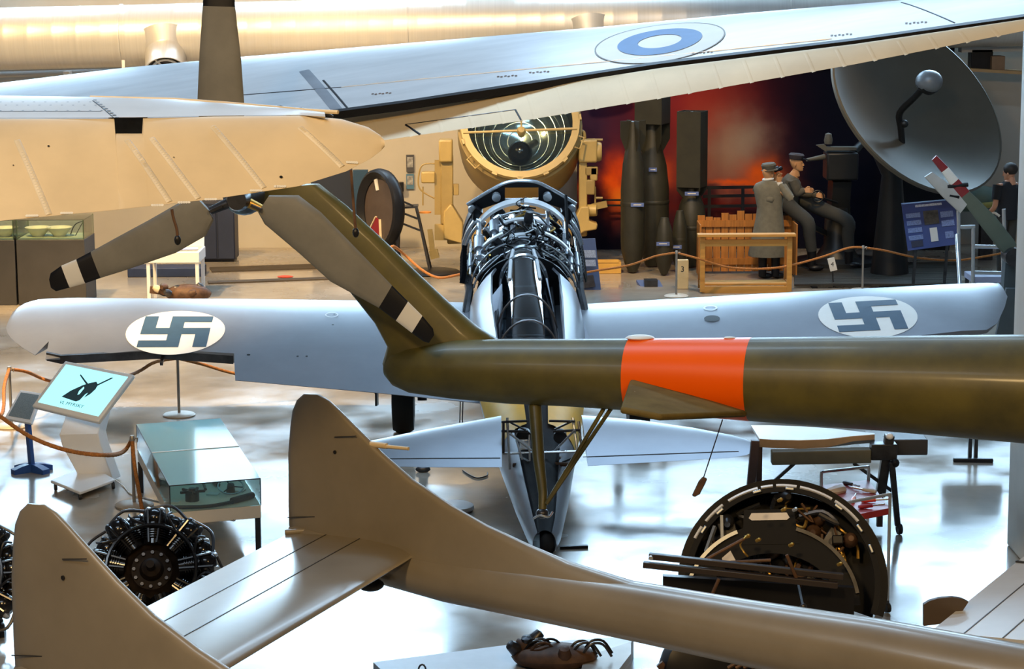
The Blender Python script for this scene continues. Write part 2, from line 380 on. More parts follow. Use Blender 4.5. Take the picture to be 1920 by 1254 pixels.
for W_ in (WL, WR):
    us = W_.us(14); wg = W_.loft(us).build('wing', M['silver'], FT, sharp=50)
    # hooked cross in a white disc, as on the photographed aircraft
    c = W_.spix(329, 621) if W_ is WL else W_.spix(1627, 591)
    W_.disc(c, 0, .51, .004).build('emblem_disc', M['white'], wg, sharp=0)
    GR = ['X.XXX', 'X.X..', 'XXXXX', '..X.X', 'XXX.X']; e = .142
    mb = MB()
    for r_ in range(5):
        for c_ in range(5):
            if GR[r_][c_] != 'X': continue
            n = 3
            g = [[W_.surf(c[0] + (c_ - 2.5 + i / n) * e, c[1] + (r_ - 2.5 + j / n) * e, .008) for i in range(n + 1)] for j in range(n + 1)]
            vs = [p for q in g for p in q]
            mb.add(vs, [(j * (n + 1) + i, j * (n + 1) + i + 1, (j + 1) * (n + 1) + i + 1, (j + 1) * (n + 1) + i) for j in range(n) for i in range(n)])
    mb.build('emblem_cross', M['blue'], wg, sharp=0)
    if W_ is WL:
        # open aileron bay: dark spar face and brackets
        for (x0, x1) in ((95, 437),):
            u0, u1 = W_.pix(x0, 648.5)[0], W_.pix(x1, 674)[0]; secs = []
            for k in range(13):
                u = lerp(u0, u1, k / 12); te = W_.at(u, W_.ch(u)[1]); secs.append([te + W_.n * .035 + AFT * .004, te - W_.n * .055 + AFT * .004, te - W_.n * .055 - AFT * .03, te + W_.n * .035 - AFT * .03])
            MB().loft(secs).build('aileron_spar', M['dsteel'], wg)
        for (x, y) in ((170, 655), (305, 665)):
            q = PP(x, y, W_.p0, W_.n); MB().bar(q - W_.n * .03, q + AFT * .12 - V((0, 0, .05)), .03, .03).build('aileron_hinge', M['dsteel'], wg)
        for (x, y, r_) in ((622, 590, .07),): W_.disc(W_.spix(x, y), r_ * .8, r_, .004).build('access_panel', M['silver_top'], wg, sharp=0)
        for (x, y) in ((627, 589), (624, 609), (465, 665), (558, 668), (575, 668), (467, 665)): W_.disc(W_.spix(x, y), 0, .013, .005, 10, 1).build('drain_hole', M['black'], wg, sharp=0)
    else:
        W_.disc(W_.spix(1335, 597), 0, .082, .004).build('open_hatch', M['black'], wg, sharp=0)
        W_.disc(W_.spix(1332, 577), .055, .075, .004).build('access_panel', M['silver_top'], wg, sharp=0)
# fuselage skin: open trough, sides and belly painted, dark inside
FS = [(24.15, 983, 566, .50, .50), (23.7, 985, 588, .585, .57), (23.0, 988, 640, .60, .60), (22.0, 996, 722, .54, .55), (21.0, 1002, 800, .44, .45), (20.2, 1008, 872, .335, .37), (19.4, 1015, 945, .235, .27), (18.8, 1020, 1000, .15, .19), (18.55, 1021, 1020, .10, .14)]
def fsec(k, a0, a1, n=20, g=1.0):
    d, x, y, hw, hh = FS[k]; return ell(P(x, y, d), RIGHT, UPB, hw * g, hh * g, n, a0, a1, False)
A0, A1 = R(128), R(412)
mb = MB(); outer = [fsec(k, A0, A1) for k in range(9)]; inner = [fsec(k, A0, A1, g=.95) for k in range(9)]
mb.loft([o + i[::-1] for o, i in zip(outer, inner)]); mb.build('fuselage_skin', M['silver'], FT)
DARKIN = mat('dark_interior', (.02, .02, .022), .75, var=.3, spec=.2)
mb = MB(); mb.loft([fsec(k, R(40), R(140), 10, .93) for k in range(3, 9)], False); mb.build('deck_opening', DARKIN, FT)  # dark sheet painted as shade inside the open top; the deck is missing
mb = MB(); mb.loft([fsec(k, R(195), R(345), 10, .8) for k in range(4)], False); mb.build('cockpit_floor', DARKIN, FT)
# spine former and yellow recognition band pieces
for a0, a1 in ((106, 178), (2, 74)):
    mb = MB(); secs = []
    for (t) in (0, .25, .5, .75, 1):
        d = lerp(21.6, 20.3, t); q = []
        for j in range(9):
            a = R(lerp(a0, a1, j / 8)); f = (21.0 - d) / .8 if d < 21 else (22 - d)
            k = (4, 5) if d < 21 else (3, 4); A_, B_ = FS[k[0]], FS[k[1]]
            x, y, hw, hh = [lerp(A_[i], B_[i], f) for i in (1, 2, 3, 4)]
            q.append(P(x, y, d) + RIGHT * (hw * 1.012 * math.cos(a)) + UPB * (hh * 1.012 * math.sin(a)))
        secs.append(q)
    mb.loft(secs, False); mb.build('yellow_band', M['yellow'], FT)
# bulkhead formers inside the tail
for (x0, y0, x1, y1, d) in ((1000, 770, 1012, 980, 20.0), (1046, 770, 1044, 985, 20.0)):
    MB().bar(P(x0, y0, d + .9), P(x1, y1, d - .9), .03, .06).build('longeron', M['steel'], FT)
MB().prism([P(1015, 765, 20.6), P(1048, 765, 20.6), P(1046, 855, 20.0), P(1020, 855, 20.0)], FWD * .04).build('bulkhead', M['black'], FT)
# tail truss of bare tubes, each a tube of its own
D = 19.75
for (x0, y0, x1, y1, r_, m_) in ((951, 783, 956, 880, .012, 'steel'), (1074, 783, 1083, 850, .012, 'steel'), (941, 791, 990, 789, .011, 'dsteel'), (1030, 789, 1078, 790, .011, 'dsteel'),
        (941, 808, 990, 809, .012, 'dsteel'), (1038, 809, 1088, 806, .012, 'dsteel'), (955, 812, 998, 845, .011, 'steel'), (1040, 845, 1078, 806, .011, 'steel'), (957, 792, 985, 806, .009, 'dsteel'), (1040, 805, 1072, 790, .009, 'dsteel'),
        (943, 850, 1092, 846, .012, 'steel'), (962, 872, 1070, 870, .02, 'brown'), (975, 855, 996, 868, .011, 'steel'), (1040, 868, 1052, 856, .011, 'steel'), (1085, 790, 1091, 850, .012, 'dsteel'), (1052, 868, 1088, 852, .01, 'dsteel'), (944, 790, 944, 850, .012, 'dsteel'), (968, 825, 980, 862, .009, 'steel'), (992, 815, 994, 870, .009, 'steel')):
    MB().tube([P(x0, y0, D), P(x1, y1, D - .1)], r_, 8).build('truss_tube', M[m_], FT)
MB().box(P(984, 832, D + .1), (.09, .1, .1)).build('trim_actuator', M['steel'], FT, bevel=.01)
MB().lathe([(.0, -.03), (.07, -.03), (.07, .03), (0, .03)], frame(P(982, 817, D + .1), FWD)).build('pulley', M['black'], FT)
MB().lathe([(.0, -.03), (.06, -.03), (.06, .03), (0, .03)], frame(P(1050, 817, D + .1), FWD)).build('pulley', M['black'], FT)
# tailplane halves
tp = P(1000, 830, 19.75)
TL = Planform([(941, 781), (800, 806), (690, 828), (640, 842), (618, 850)], [(941, 876), (800, 876), (690, 873), (640, 868), (618, 858)], tp, RIGHT - V((0, 0, .035)), AFT, .10)
TR = Planform([(1090, 780), (1200, 789), (1300, 803), (1370, 816), (1400, 824), (1413, 833)], [(1090, 874), (1200, 868), (1300, 862), (1370, 858), (1400, 853), (1413, 846)], tp, RIGHT + V((0, 0, .03)), AFT, .10)
for T_ in (TL, TR):
    t_ = T_.loft(T_.us(6)).build('tailplane', M['silver'], FT)
    a, b = (T_.pix(650, 863), T_.pix(938, 862)) if T_ is TL else (T_.pix(1093, 860), T_.pix(1385, 848))
    T_.strip(a, b, .012, .004).build('hinge_gap', M['black'], t_)
# tail wheel
q = PZ(1026, 1036); q.z = .12
MB().lathe([(.05, -.05), (.1, -.06), (.125, -.03), (.125, .03), (.1, .06), (.05, .05)], frame(q, RIGHT), 20).build('tail_wheel', M['rubber'], FT)
MB().tube([q, P(1022, 985, 18.7)], .03, 8).build('tail_wheel_fork', M['dsteel'], FT)
MB().bar(PZ(1050, 1029), PZ(1102, 1027), .04, .05).build('tow_bar', M['black'], FT)
# main undercarriage
for (x, yb, d) in ((757, 810, None), (1196, 806, None)):
    g = PZ(x, yb); wz = .34; c = V((g.x, g.y, wz))
    wh = MB().lathe([(.0, -.1), (.2, -.1), (.24, -.115), (.31, -.11), (.34, -.06), (.34, .06), (.31, .11), (.24, .115), (.2, .1), (0, .1)], frame(c, RIGHT), 28).build('main_wheel', M['rubber'], FT)
    MB().lathe([(.0, -.12), (.17, -.12), (.17, .12), (0, .12)], frame(c, RIGHT), 20).build('wheel_hub', M['dsteel'], wh)
    sx = -1 if x < 960 else 1
    MB().tube([c + V((-sx * .2, 0, 0)), c + V((-sx * .2, .1, .62))], .05, 10).build('gear_leg', M['dsteel'], FT)
    MB().bar(c + V((sx * .28, 0, -.05)), c + V((sx * .28, .1, .6)), .02, .3, V((0, 1, 0))).build('gear_door', M['black'], FT)
    for k in (0, 1): MB().bar(c + V((sx * .3, -.1, .12 + .25 * k)), c + V((sx * .1, -.1, .16 + .25 * k)), .03, .05).build('torque_link', M['dsteel'], FT)
# ---- engine bay
EC0 = P(978, 446, 26.0); EC1 = P(984, 560, 24.2); EAX = (EC1 - EC0).normalized(); EUP = RIGHT.cross(-EAX).normalized()
if EUP.z < 0: EUP = -EUP
EL = (EC1 - EC0).length
def E(t, r, a): return EC0 + EAX * (EL * t) + RIGHT * (r * math.cos(R(a))) + EUP * (r * math.sin(R(a)))
eng = MB().lathe([(.05, .12), (.36, .14), (.42, .3), (.42, .7), (.44, 1.2), (.44, EL)], frame(EC0, EAX, RIGHT), 28).build('engine_core', M['blackgloss'], FT)
def arc(t, r, a0, a1, rad, name, m, n=20, par=FT): return MB().tube([E(t, r, lerp(a0, a1, k / n)) for k in range(n + 1)], rad, 8).build(name, m, par)
def arcband(t0, t1, r, a0, a1, th, name, m, n=18, par=FT):
    secs = []
    for k in range(n + 1):
        a = lerp(a0, a1, k / n); secs.append([E(t0, r, a), E(t1, r, a), E(t1, r - th, a), E(t0, r - th, a)])
    return MB().loft(secs).build(name, m, par)
# nose ring: black ring with a bright front plate that carries a lifting slot
arcband(-.02, .10, .68, -60, 40, .10, 'nose_ring', M['black'], 20); arcband(-.02, .10, .68, 140, 240, .10, 'nose_ring', M['black'], 20)
def platepts(pts, t): return [E(t, 0, 0) + RIGHT * x + EUP * y for x, y in pts]
pp = [(-.60, .42), (-.33, .60), (-.15, .685), (0, .70), (.15, .685), (.33, .60), (.60, .42), (.55, .34), (.22, .46), (.19, .48), (.19, .63), (-.19, .63), (-.19, .48), (-.22, .46), (-.55, .34)]
nr = MB().prism(platepts(pp, .02), EAX * .03).build('lifting_plate', M['black'], FT)
MB().tube(smooth(platepts([(-.62, .42), (-.5, .50), (-.33, .605), (-.17, .685), (0, .705), (.17, .685), (.33, .605), (.5, .50), (.62, .42)], .02)), .022, 8).build('plate_rim', M['steel'], nr)
MB().bar(*platepts([(-.19, .47), (.19, .47)], .02), .06, .05).build('slot_edge', M['steel'], nr)
for (x, y, r_) in ((-.57, .40, .042), (-.29, .545, .05), (.29, .545, .05), (.57, .40, .042)):
    MB().lathe([(0, .06), (r_, .06), (r_, 0), (0, 0)], frame(platepts([(x, y)], .05)[0], EAX), 16).build('mount_bush', M['steel'], nr)
for sx in (-1, 1):       # sloping black cheeks of the cowl ring
    MB().prism([E(.02, .69, 90 + sx * 52), E(.02, .69, 90 + sx * 90), E(.55, .68, 90 + sx * 100), E(.45, .62, 90 + sx * 70)], V((0, 0, .02))).build('cowl_cheek', M['black'], FT)
# bright formers wrapping the bay
arcband(.17, .25, .60, 38, 88, .03, 'former_strip', M['frame_white']); arcband(.17, .25, .60, 92, 142, .03, 'former_strip', M['frame_white'])
arcband(.36, .40, .50, 60, 120, .02, 'former_strip', M['frame_white']); arcband(.58, .62, .47, 58, 122, .02, 'former_strip', M['frame_white']); arcband(.72, .75, .62, 112, 150, .02, 'former_strip', M['frame_white']); arcband(.72, .75, .62, 30, 68, .02, 'former_strip', M['frame_white'])
arcband(.30, .335, .70, 142, 168, .03, 'former_strip', M['steel']); arcband(.30, .335, .70, 12, 38, .03, 'former_strip', M['steel'])
for (t, r_, a0, a1, rad) in ((.29, .52, 62, 118, .014), (.40, .66, 140, 175, .016), (.40, .66, 5, 40, .016), (.62, .44, 58, 122, .016), (.62, .56, 20, 50, .014), (.62, .56, 130, 160, .014), (.48, .36, 40, 140, .02), (.55, .33, 35, 145, .02), (.75, .60, 10, 60, .013), (.75, .60, 120, 170, .013), (.88, .58, 10, 70, .011), (.88, .58, 110, 170, .011), (.98, .56, 12, 60, .011), (.98, .56, 120, 168, .011), (.14, .66, 150, 200, .014), (.14, .66, -20, 30, .014)):
    arc(t, r_, a0, a1, rad, 'former_ring', M['steel'])
for (t, r_, a) in ((.29, .52, 64), (.29, .52, 90), (.29, .52, 116), (.62, .45, 62), (.62, .45, 78), (.62, .45, 102), (.62, .45, 118), (.38, .5, 125), (.38, .5, 55)):
    MB().box(E(t, r_, a), (.07, .05, .035)).build('clip', M['steel'], FT, bevel=.006)
for (a, r_, t0, t1, w_) in ((128, .52, .10, .62, .03), (142, .62, .32, .86, .03), (56, .5, .15, .5, .02), (40, .6, .3, .8, .018), (150, .55, .45, .95, .014), (30, .58, .5, .95, .014), (160, .62, .3, .9, .012), (20, .62, .3, .9, .012), (75, .46, .3, .6, .012), (105, .46, .3, .6, .012)):
    st = MB().tube([E(t0, r_, a), E(t1, r_, a)], w_, 10).build('engine_strut', M['steel'], FT)
    MB().tube([E(lerp(t0, t1, .45), r_, a), E(lerp(t0, t1, .8), r_, a)], w_ * 1.9, 10).build('damper_body', M['silver'], st)
rnd = random.Random(3)
for k in range(70):      # plumbing and accessories
    a = rnd.uniform(5, 175); t = rnd.uniform(.08, .92); r_ = rnd.uniform(.42, .6)
    pts = [E(t, r_, a)]
    for j in range(3):
        a += rnd.uniform(-14, 14); t += rnd.uniform(-.03, .09); r_ = min(.63, max(.4, r_ + rnd.uniform(-.06, .06))); pts.append(E(t, r_, a))
    MB().tube(smooth(pts, 4), rnd.choice((.007, .01, .014)), 6).build('engine_pipe', M[rnd.choice(('steel', 'dsteel', 'blackgloss', 'blackgloss', 'blackgloss', 'black', 'brass'))], FT)
for k in range(34):
    a = rnd.uniform(10, 170); t = rnd.uniform(.1, .9); c = E(t, rnd.uniform(.40, .5), a)
    if k % 2: MB().box(c, [rnd.uniform(.06, .14) for _ in range(3)], Matrix.Rotation(rnd.uniform(0, 3), 3, EAX)).build('engine_accessory', M[rnd.choice(('blackgloss', 'dsteel', 'dsteel'))], FT, bevel=.01)
    else: MB().lathe([(0, 0), (.05, 0), (.055, .05), (.04, .12), (0, .12)], frame(c, E(t, 1, a) - E(t, 0, a)), 14).build('engine_accessory', M[rnd.choice(('blackgloss', 'dsteel', 'steel'))], FT)
for sx in (0, 1):         # black louvres on the flanks
    for k in range(9):
        a = 12 if sx else 168
        MB().bar(E(.42 + .05 * k, .68, a - 6), E(.45 + .05 * k, .68, a + 6), .012, .06).build('louvre', M['black'], FT)
    MB().tube([E(.40, .64, 4 if sx else 176), E(1.0, .60, 8 if sx else 172), E(1.25, .66, -8 if sx else 188)], .045, 8).build('exhaust_pipe', M['dsteel'], FT)
MB().tube([P(1061, 366, 25.0), P(1066, 520, 24.6)], .017, 8).build('control_rod', M['black'], FT)
MB().prism(ell(E(1.0, 0, 0), RIGHT, EUP, .52, .50, 32), EAX * .03).build('firewall', M['black'], FT)
# scuttle plates either side of the screen
for pts in (((902, 508), (918, 488), (975, 470), (1000, 470), (1045, 488), (1062, 510), (1075, 560), (890, 560)),):
    MB().prism([P(x, y, 24.35) for x, y in pts], V((0, .04, .0))).build('scuttle_plate', M['black'], FT)
MB().tube([P(x, y, 24.3) for x, y in ((893, 520), (940, 478), (975, 462), (1005, 462), (1042, 484), (1080, 532))], .012, 6).build('scuttle_rim', M['steel'], FT)
# ---- cockpit side panels, canopy
for pts in (((889, 645), (896, 596), (915, 566), (941, 534), (944, 600), (942, 660), (890, 660)), ((1048, 534), (1072, 554), (1092, 600), (1108, 645), (1108, 660), (1058, 660), (1052, 600))):
    dd = (23.3, 23.45, 23.75, 24.0, 23.6, 23.2, 23.2) if pts[0][0] < 960 else (24.0, 23.85, 23.55, 23.3, 23.2, 23.2, 23.6)
    MB().prism([P(x, y, d - .25) for (x, y), d in zip(pts, dd)], UPB * .03).build('cockpit_side_panel', M['silver'], FT)
CP = [(24.15, 981, 462, .19, .24), (23.95, 982, 478, .245, .33), (23.5, 984, 512, .285, .43), (22.95, 988, 552, .315, .48), (22.4, 991, 600, .33, .50), (21.9, 994, 652, .34, .48)]
def csec(k, n=20, g=1.0):
    d, x, y, hw, h = CP[k]; b = P(x, y, d) - UPB * h; return [b + RIGHT * (hw * g * math.cos(a)) + UPB * (h * g * math.sin(a)) for a in [math.pi * (-.12 + 1.24 * i / n) for i in range(n + 1)]]
cn = MB().loft([csec(k) for k in range(6)], False).build('canopy', M['canopy'], FT)
for k in (0, 1, 3, 4):
    MB().tube(csec(k), .024 if k < 2 else .012, 6).build('canopy_frame', M['steel'] if k < 2 else M['silver'], cn)
for i in (3, 17): MB().tube([csec(k)[i] for k in range(6)], .014, 6).build('canopy_rail', M['silver'], cn)
for i in (7, 13): MB().tube([csec(k)[i] for k in range(3)], .022, 6).build('screen_pillar', M['frame_white'], cn)
sb = P(985, 600, 23.2)
MB().prism([sb + RIGHT * x + UPB * z for x, z in ((-.2, -.35), (.2, -.35), (.2, .2), (.12, .3), (-.12, .3), (-.2, .2))], FWD * .06).build('seat_back', DARKIN, FT, bevel=.01)
MB().tube([sb + RIGHT * .3 + FWD * -.9, sb + RIGHT * .3 + FWD * .9], .02, 6).build('cockpit_rail', M['dsteel'], FT)
MB().tube([sb - RIGHT * .3 + FWD * -.9, sb - RIGHT * .3 + FWD * .9], .02, 6).build('cockpit_rail', M['dsteel'], FT)
for k in range(4):
    q = sb + FWD * (-.7 + .45 * k); MB().tube([q - RIGHT * .34 - UPB * .3, q - RIGHT * .24 + UPB * .12, q + RIGHT * .24 + UPB * .12, q + RIGHT * .34 - UPB * .3], .014, 6).build('cockpit_hoop', M['dsteel'], FT)
# thin wires hanging from the left wing
for x in (863, 868): MB().tube([P(x, 752, 22.4), P(x - 1, 792, 22.4)], .006, 5).build('bonding_wire', M['dsteel'], FT)

# ================================================================== helicopter tail with orange band
HD = lambda x: 17.2 - (x - 780) / 1140 * 1.3
HB = [(724, 672, 706), (740, 655, 724), (770, 645, 737), (850, 637, 748), (950, 635, 757), (1060, 635, 762), (1180, 634, 770), (1408, 632, 790), (1650, 629, 808), (1920, 626, 832), (2300, 620, 862), (2900, 611, 912)]
hr = P(1400, 710, HD(1400)); HR_ = thing('helicopter_tail', 'olive helicopter tail boom with bright orange band and three-bladed tail rotor', 'helicopter', (hr.x, hr.y, 0))
hax = (P(1920, 729, HD(1920)) - P(850, 692, HD(850))).normalized(); hy = hax.cross(V((0, 0, 1))).normalized(); hz = hy.cross(hax)
if hz.z < 0: hz = -hz
def hsec(x, yt_, yb, g=1.0):
    d = HD(x); c = P(x, (yt_ + yb) / 2, d); r_ = (yb - yt_) / 2 / S(d) * g
    return ell(c, hy, hz, r_, r_, 36)
def hint(x):
    for a, b in zip(HB, HB[1:]):
        if x <= b[0]: t = (x - a[0]) / (b[0] - a[0]); return (x, lerp(a[1], b[1], t), lerp(a[2], b[2], t))
boom = MB().loft([hsec(*s) for s in HB[:7]]).build('tail_boom', M['olive'], HR_)
bnd = MB().loft([hsec(*hint(x), 1.004) for x in (1180, 1240, 1300, 1360, 1408)]).build('orange_band', M['orange'], HR_)
MB().loft([hsec(*s) for s in HB[7:]]).build('tail_boom', M['olive'], HR_)
for (x, w_) in ((1200, .22), (1368, .09)):     # small blisters on top
    d = HD(x); c = P(x, 633, d); MB().ball(c, w_ / 2, 12, 6, (1, .6, .2)).build('antenna_blister', M['white'], HR_)
FD = 17.25; YN = V((0, 1, 0))
fp = [((724, 704), (945, 660), .34), ((717, 682), (935, 636), .32), ((726, 650), (896, 612), .28), ((702, 605), (842, 566), .24), ((650, 540), (784, 512), .2), ((570, 455), (722, 452), .18), ((490, 392), (650, 385), .16), ((440, 350), (600, 345), .15)]
MB().loft([]) if False else lens(MB(), [(P(*a, FD), P(*b, FD), t) for a, b, t in fp], YN, 10).build('tail_fin', M['olive'], HR_, sharp=60)
BD = 16.65; GZ = V((0, 1, 0))
def blade(pairs, cuts):
    A = [(P(*a, BD), P(*b, BD), t) for a, b, t in pairs]
    segs = []; i0 = 0
    for c in list(cuts) + [len(A) - 1]: segs.append(A[i0:c + 1]); i0 = c
    b = lens(MB(), segs[0], GZ).build('rotor_blade', M['blade'], HR_)
    for s, mm in zip(segs[1:], ('black', 'white', 'black')): lens(MB(), s, GZ).build('tip_stripe', M[mm], b)
blade([((415, 345), (440, 345), .07), ((396, 310), (448, 305), .07), ((376, 250), (458, 250), .065), ((370, 190), (458, 195), .06), ((374, 100), (452, 110), .05), ((380, 11), (441, 13), .04), ((382, -22), (439, -20), .035), ((384, -55), (437, -53), .03), ((385, -85), (433, -84), .025), ((398, -98), (422, -97), .015)], (5, 6, 7))
blade([((392, 394), (372, 372), .07), ((401, 412), (350, 372), .07), ((386, 442), (325, 386), .065), ((330, 474), (280, 412), .06), ((240, 505), (215, 447), .05), ((189, 521), (170, 472), .04), ((160, 531), (143, 486), .035), ((131, 539), (115, 498), .03), ((105, 546), (95, 512), .025), ((96, 540), (92, 523), .015)], (5, 6, 7))
blade([((484, 398), (505, 366), .07), ((496, 420), (560, 366), .07), ((560, 474), (602, 398), .065), ((620, 528), (680, 478), .06), ((710, 577), (735, 535), .05), ((742, 601), (765, 565), .04), ((772, 624), (792, 592), .035), ((794, 640), (812, 616), .025), ((804, 643), (814, 628), .015)], (4, 5, 6))
hc = P(448, 372, BD)
hub = MB().lathe([(0, -.14), (.07, -.14), (.09, -.05), (.09, .05), (.13, .12), (.16, .3), (.0, .3)], frame(hc, V((0, 1, 0))), 20).build('rotor_hub', M['dsteel'], HR_)
for (x, y) in ((412, 335), (395, 395), (492, 392)):
    MB().tube([hc, P(x, y, BD)], [.045, .03], 10).build('blade_grip', M['brass'] if x == 492 else M['dsteel'], hub)
    for s in (-1, 1): MB().bar(lerp(hc, P(x, y, BD), .55) + V((0, s * .05, 0)), P(x, y, BD) + V((0, s * .05, 0)), .05, .02).build('grip_fork', M['dsteel'], hub)
sA, sB, sC, sD = P(1182, 712, 16.55), P(1402, 777, 16.2), P(1240, 783, 15.45), P(1163, 769, 15.55)
sn = (sB - sA).cross(sD - sA).normalized()
MB().prism([sA, lerp(sA, sB, .5) + V((0, 0, .004)), sB, sC, sD], sn * .05).build('stabilizer', mat('bronze_olive', (.15, .105, .03), .75, var=.2, scale=5, spec=.15), HR_, bevel=.02)
for (x, y) in ((1195, 743), (1200, 735), (1225, 741)):
    q = PP(x, y, sA, sn) + (sn if sn.z > 0 else -sn) * .026; MB().lathe([(0, .004), (.028, .004), (.03, 0), (0, 0)], frame(q, sn if sn.z > 0 else -sn), 16).build('inspection_cover', mat('worn_olive', (.2, .15, .05), .4), HR_)
# tail skid: main leg and twin braces
foot = P(1017, 962, 16.5)
sk = MB().tube([P(1003, 760, 16.9), P(1010, 860, 16.7), P(1018, 925, 16.55), foot], [.05, .045, .035, .03], 12).build('skid_leg', M['olive'], HR_)
for x in (1133, 1147): MB().tube([P(x, 764, 16.75), P(1024, 945, 16.5)], .016, 8).build('skid_brace', M['olive'], HR_)
MB().ball(foot, .05, 12, 8, (1, 1, .8)).build('skid_shoe', M['dsteel'], HR_)
MB().tube(smooth([P(1000, 972, 16.5), P(1012, 966, 16.45), P(1028, 969, 16.45), P(1036, 960, 16.5)]), .009, 6).build('skid_shackle', M['steel'], HR_)
cw = P(1313, 912, 15.95)
hw_ = thing('hanging_weight', 'small dark weight hanging on a thin cord below the orange band', 'weight', cw)
MB().tube([P(1355, 786, 16.0), P(1319, 896, 15.95)], .0045, 5).build('cord', M['dsteel'], hw_)
MB().prism([P(x, y, 15.95) for x, y in ((1318, 893), (1326, 897), (1323, 905), (1312, 926), (1303, 931), (1297, 929), (1303, 917), (1310, 902))], V((0, .03, 0))).build('weight_body', M['brown'], hw_, bevel=.008)

# ================================================================== silver wing with roundel, high over the hall
wroot = P(960, 140, 18.4)
SW = thing('aircraft_wing', 'long silver aircraft wing with blue and white roundel spanning the top of the hall', 'aircraft wing', wroot)
spn = P(1700, 30, 17.4) - P(0, 190, 19.4); a12 = R(11)
WU = Planform([(-500, 222), (-160, 180), (0, 160), (240, 131), (450, 111), (760, 85), (1110, 55), (1400, 27), (1700, 2), (1920, -18), (2150, -38), (2600, -77)],
              [(-560, 345), (-160, 300), (0, 290), (400, 238), (640, 208), (760, 192), (1240, 119), (1600, 76), (1920, 31), (2150, -2), (2600, -60)], wroot, spn, V((0, -math.cos(a12), -math.sin(a12))), .07)
w0 = WU.loft(WU.us(20)).build('wing_panel', M['silver_top'], SW, sharp=50)
c = WU.spix(1237, 78)
WU.disc(c, .0, .525, .004).build('roundel_white', M['white'], w0, sharp=0)
WU.disc(c, .178, .345, .008).build('roundel_blue', M['blue2'], w0, sharp=0)
WU.disc(c, .52, .532, .006, ring=1).build('roundel_outline', mat('grey_line', (.25, .24, .22), .5), w0, sharp=0)
for (x0, y0, x1, y1, w_, m_) in ((570, 132, 632, 206, .09, 'silver'), (606, 150, 652, 203, .02, 'dsteel'), (1690, 4, 1790, 42, .015, 'dsteel')):
    WU.strip(WU.spix(x0, y0), WU.spix(x1, y1), w_, .004).build('skin_joint', M[m_] if m_ != 'silver' else mat('worn_joint', (.22, .23, .25), .5, .4), w0)
WU.strip(WU.spix(450, 178), WU.spix(640, 163), .012, .004).build('seam', M['dsteel'], w0)
WU.strip(WU.spix(640, 163), WU.spix(1560, 72), .012, .004, 40, .004).build('seam', M['rivet_white'], w0)
for (x, y) in ((700, 182), (935, 149), (995, 141), (1300, 103), (1560, 70), (1700, 48)):
    for k in range(6): WU.disc((WU.pix(x, y)[0] + .03 * k, WU.pix(x, y)[1] + .012 * (k % 2)), 0, .012, .004, 8, 1).build('worn_fastener', M['brown'], w0, sharp=0)
ga, gb = (-60, 245 + 60 * .09), (0, 0)
MB().loft([[WU.at(u, WU.ch(u)[1]) + WU.n * s * h + WU.af * e for (s, h, e) in ((1, .012, -.03), (1, .012, .05), (-1, .05, .05), (-1, .05, -.03))] for u in WU.us()]).build('aileron_gap', M['black'], w0)
ad = R(34)
AI = Planform([(480, 242), (620, 221), (760, 203), (1240, 128), (1600, 84), (1920, 38), (2150, 5), (2600, -54)], [(480, 288), (620, 277), (720, 263), (760, 257), (975, 227), (1240, 184), (1600, 121), (1920, 58), (2150, 16), (2600, -38)],
              WU.at(WU.pix(1240, 126)[0], WU.pix(1240, 126)[1] + .06) - WU.n * .03, spn, V((0, -math.cos(ad), -math.sin(ad))), .1, .05)
ai = AI.loft(AI.us(16)).build('aileron', M['cream'], SW, sharp=50)
tbp = [AI.spix(760, 233), AI.spix(966, 205), AI.spix(977, 225), AI.spix(788, 252)]
AI.strip(tbp[0], tbp[1], .008, .003).build('tab_hinge_line', M['dsteel'], ai); AI.strip(tbp[0], tbp[3], .018, .004).build('tab_gap', M['black'], ai); AI.strip(tbp[1], tbp[2], .014, .004).build('tab_gap', M['black'], ai)
for k in range(22):
    x = 640 + 58 * k
    if x > 1900: break
    yy = interp(x, [(620, 221), (760, 203), (1240, 128), (1600, 84), (1920, 38)]); y2 = interp(x, [(620, 277), (760, 257), (975, 227), (1240, 184), (1600, 121), (1920, 58)])
    AI.strip(AI.spix(x, yy + 4), AI.spix(x + 16, y2 - 2), .03, .002, 12).build('rib_tape', M['cream'], ai)

# ================================================================== tailplane with drooped elevator, upper left
tr = P(200, 260, 12.2)
TPn = thing('aircraft_tailplane', 'cream rounded aircraft tailplane with drooped elevator hanging upper left', 'aircraft tailplane', tr)
sp2 = P(620, 215, 12.35) - P(0, 222, 12.0); da = R(36)
EV = Planform([(-160, 224), (0, 223), (212, 223), (214, 223), (216, 251), (266, 251), (268, 222), (400, 219), (560, 217), (640, 224), (690, 240), (712, 256), (721, 270)], [(-160, 432), (0, 414), (200, 395), (400, 373), (560, 349), (650, 321), (695, 297), (715, 282), (721, 274)], P(300, 222, 12.1), sp2, V((0, -math.cos(da), -math.sin(da))), .07, .05)
ev = EV.loft(EV.us(20)).build('elevator', M['cream'], TPn, sharp=50)
for (x0, y0, x1, y1) in ((32, 262, 92, 402), (238, 262, 318, 378), (284, 258, 372, 372), (398, 236, 495, 352), (562, 238, 642, 312)):
    EV.strip(EV.spix(x0, y0), EV.spix(x1, y1), .034, .004, 56, .005).build('rib_tape', mat('pale_tape', (.62, .54, .4), .5), ev)
for (x, y) in ((60, 405), (125, 400), (295, 385), (345, 380), (395, 374), (480, 358), (525, 350), (660, 305)):
    for k in (-2, -1, 0, 1, 2): EV.disc((EV.spix(x, y)[0] + k * .012, EV.spix(x, y)[1]), 0, .009, .006, 8, 1).build('stitch_patch', M['white'], ev, sharp=0)
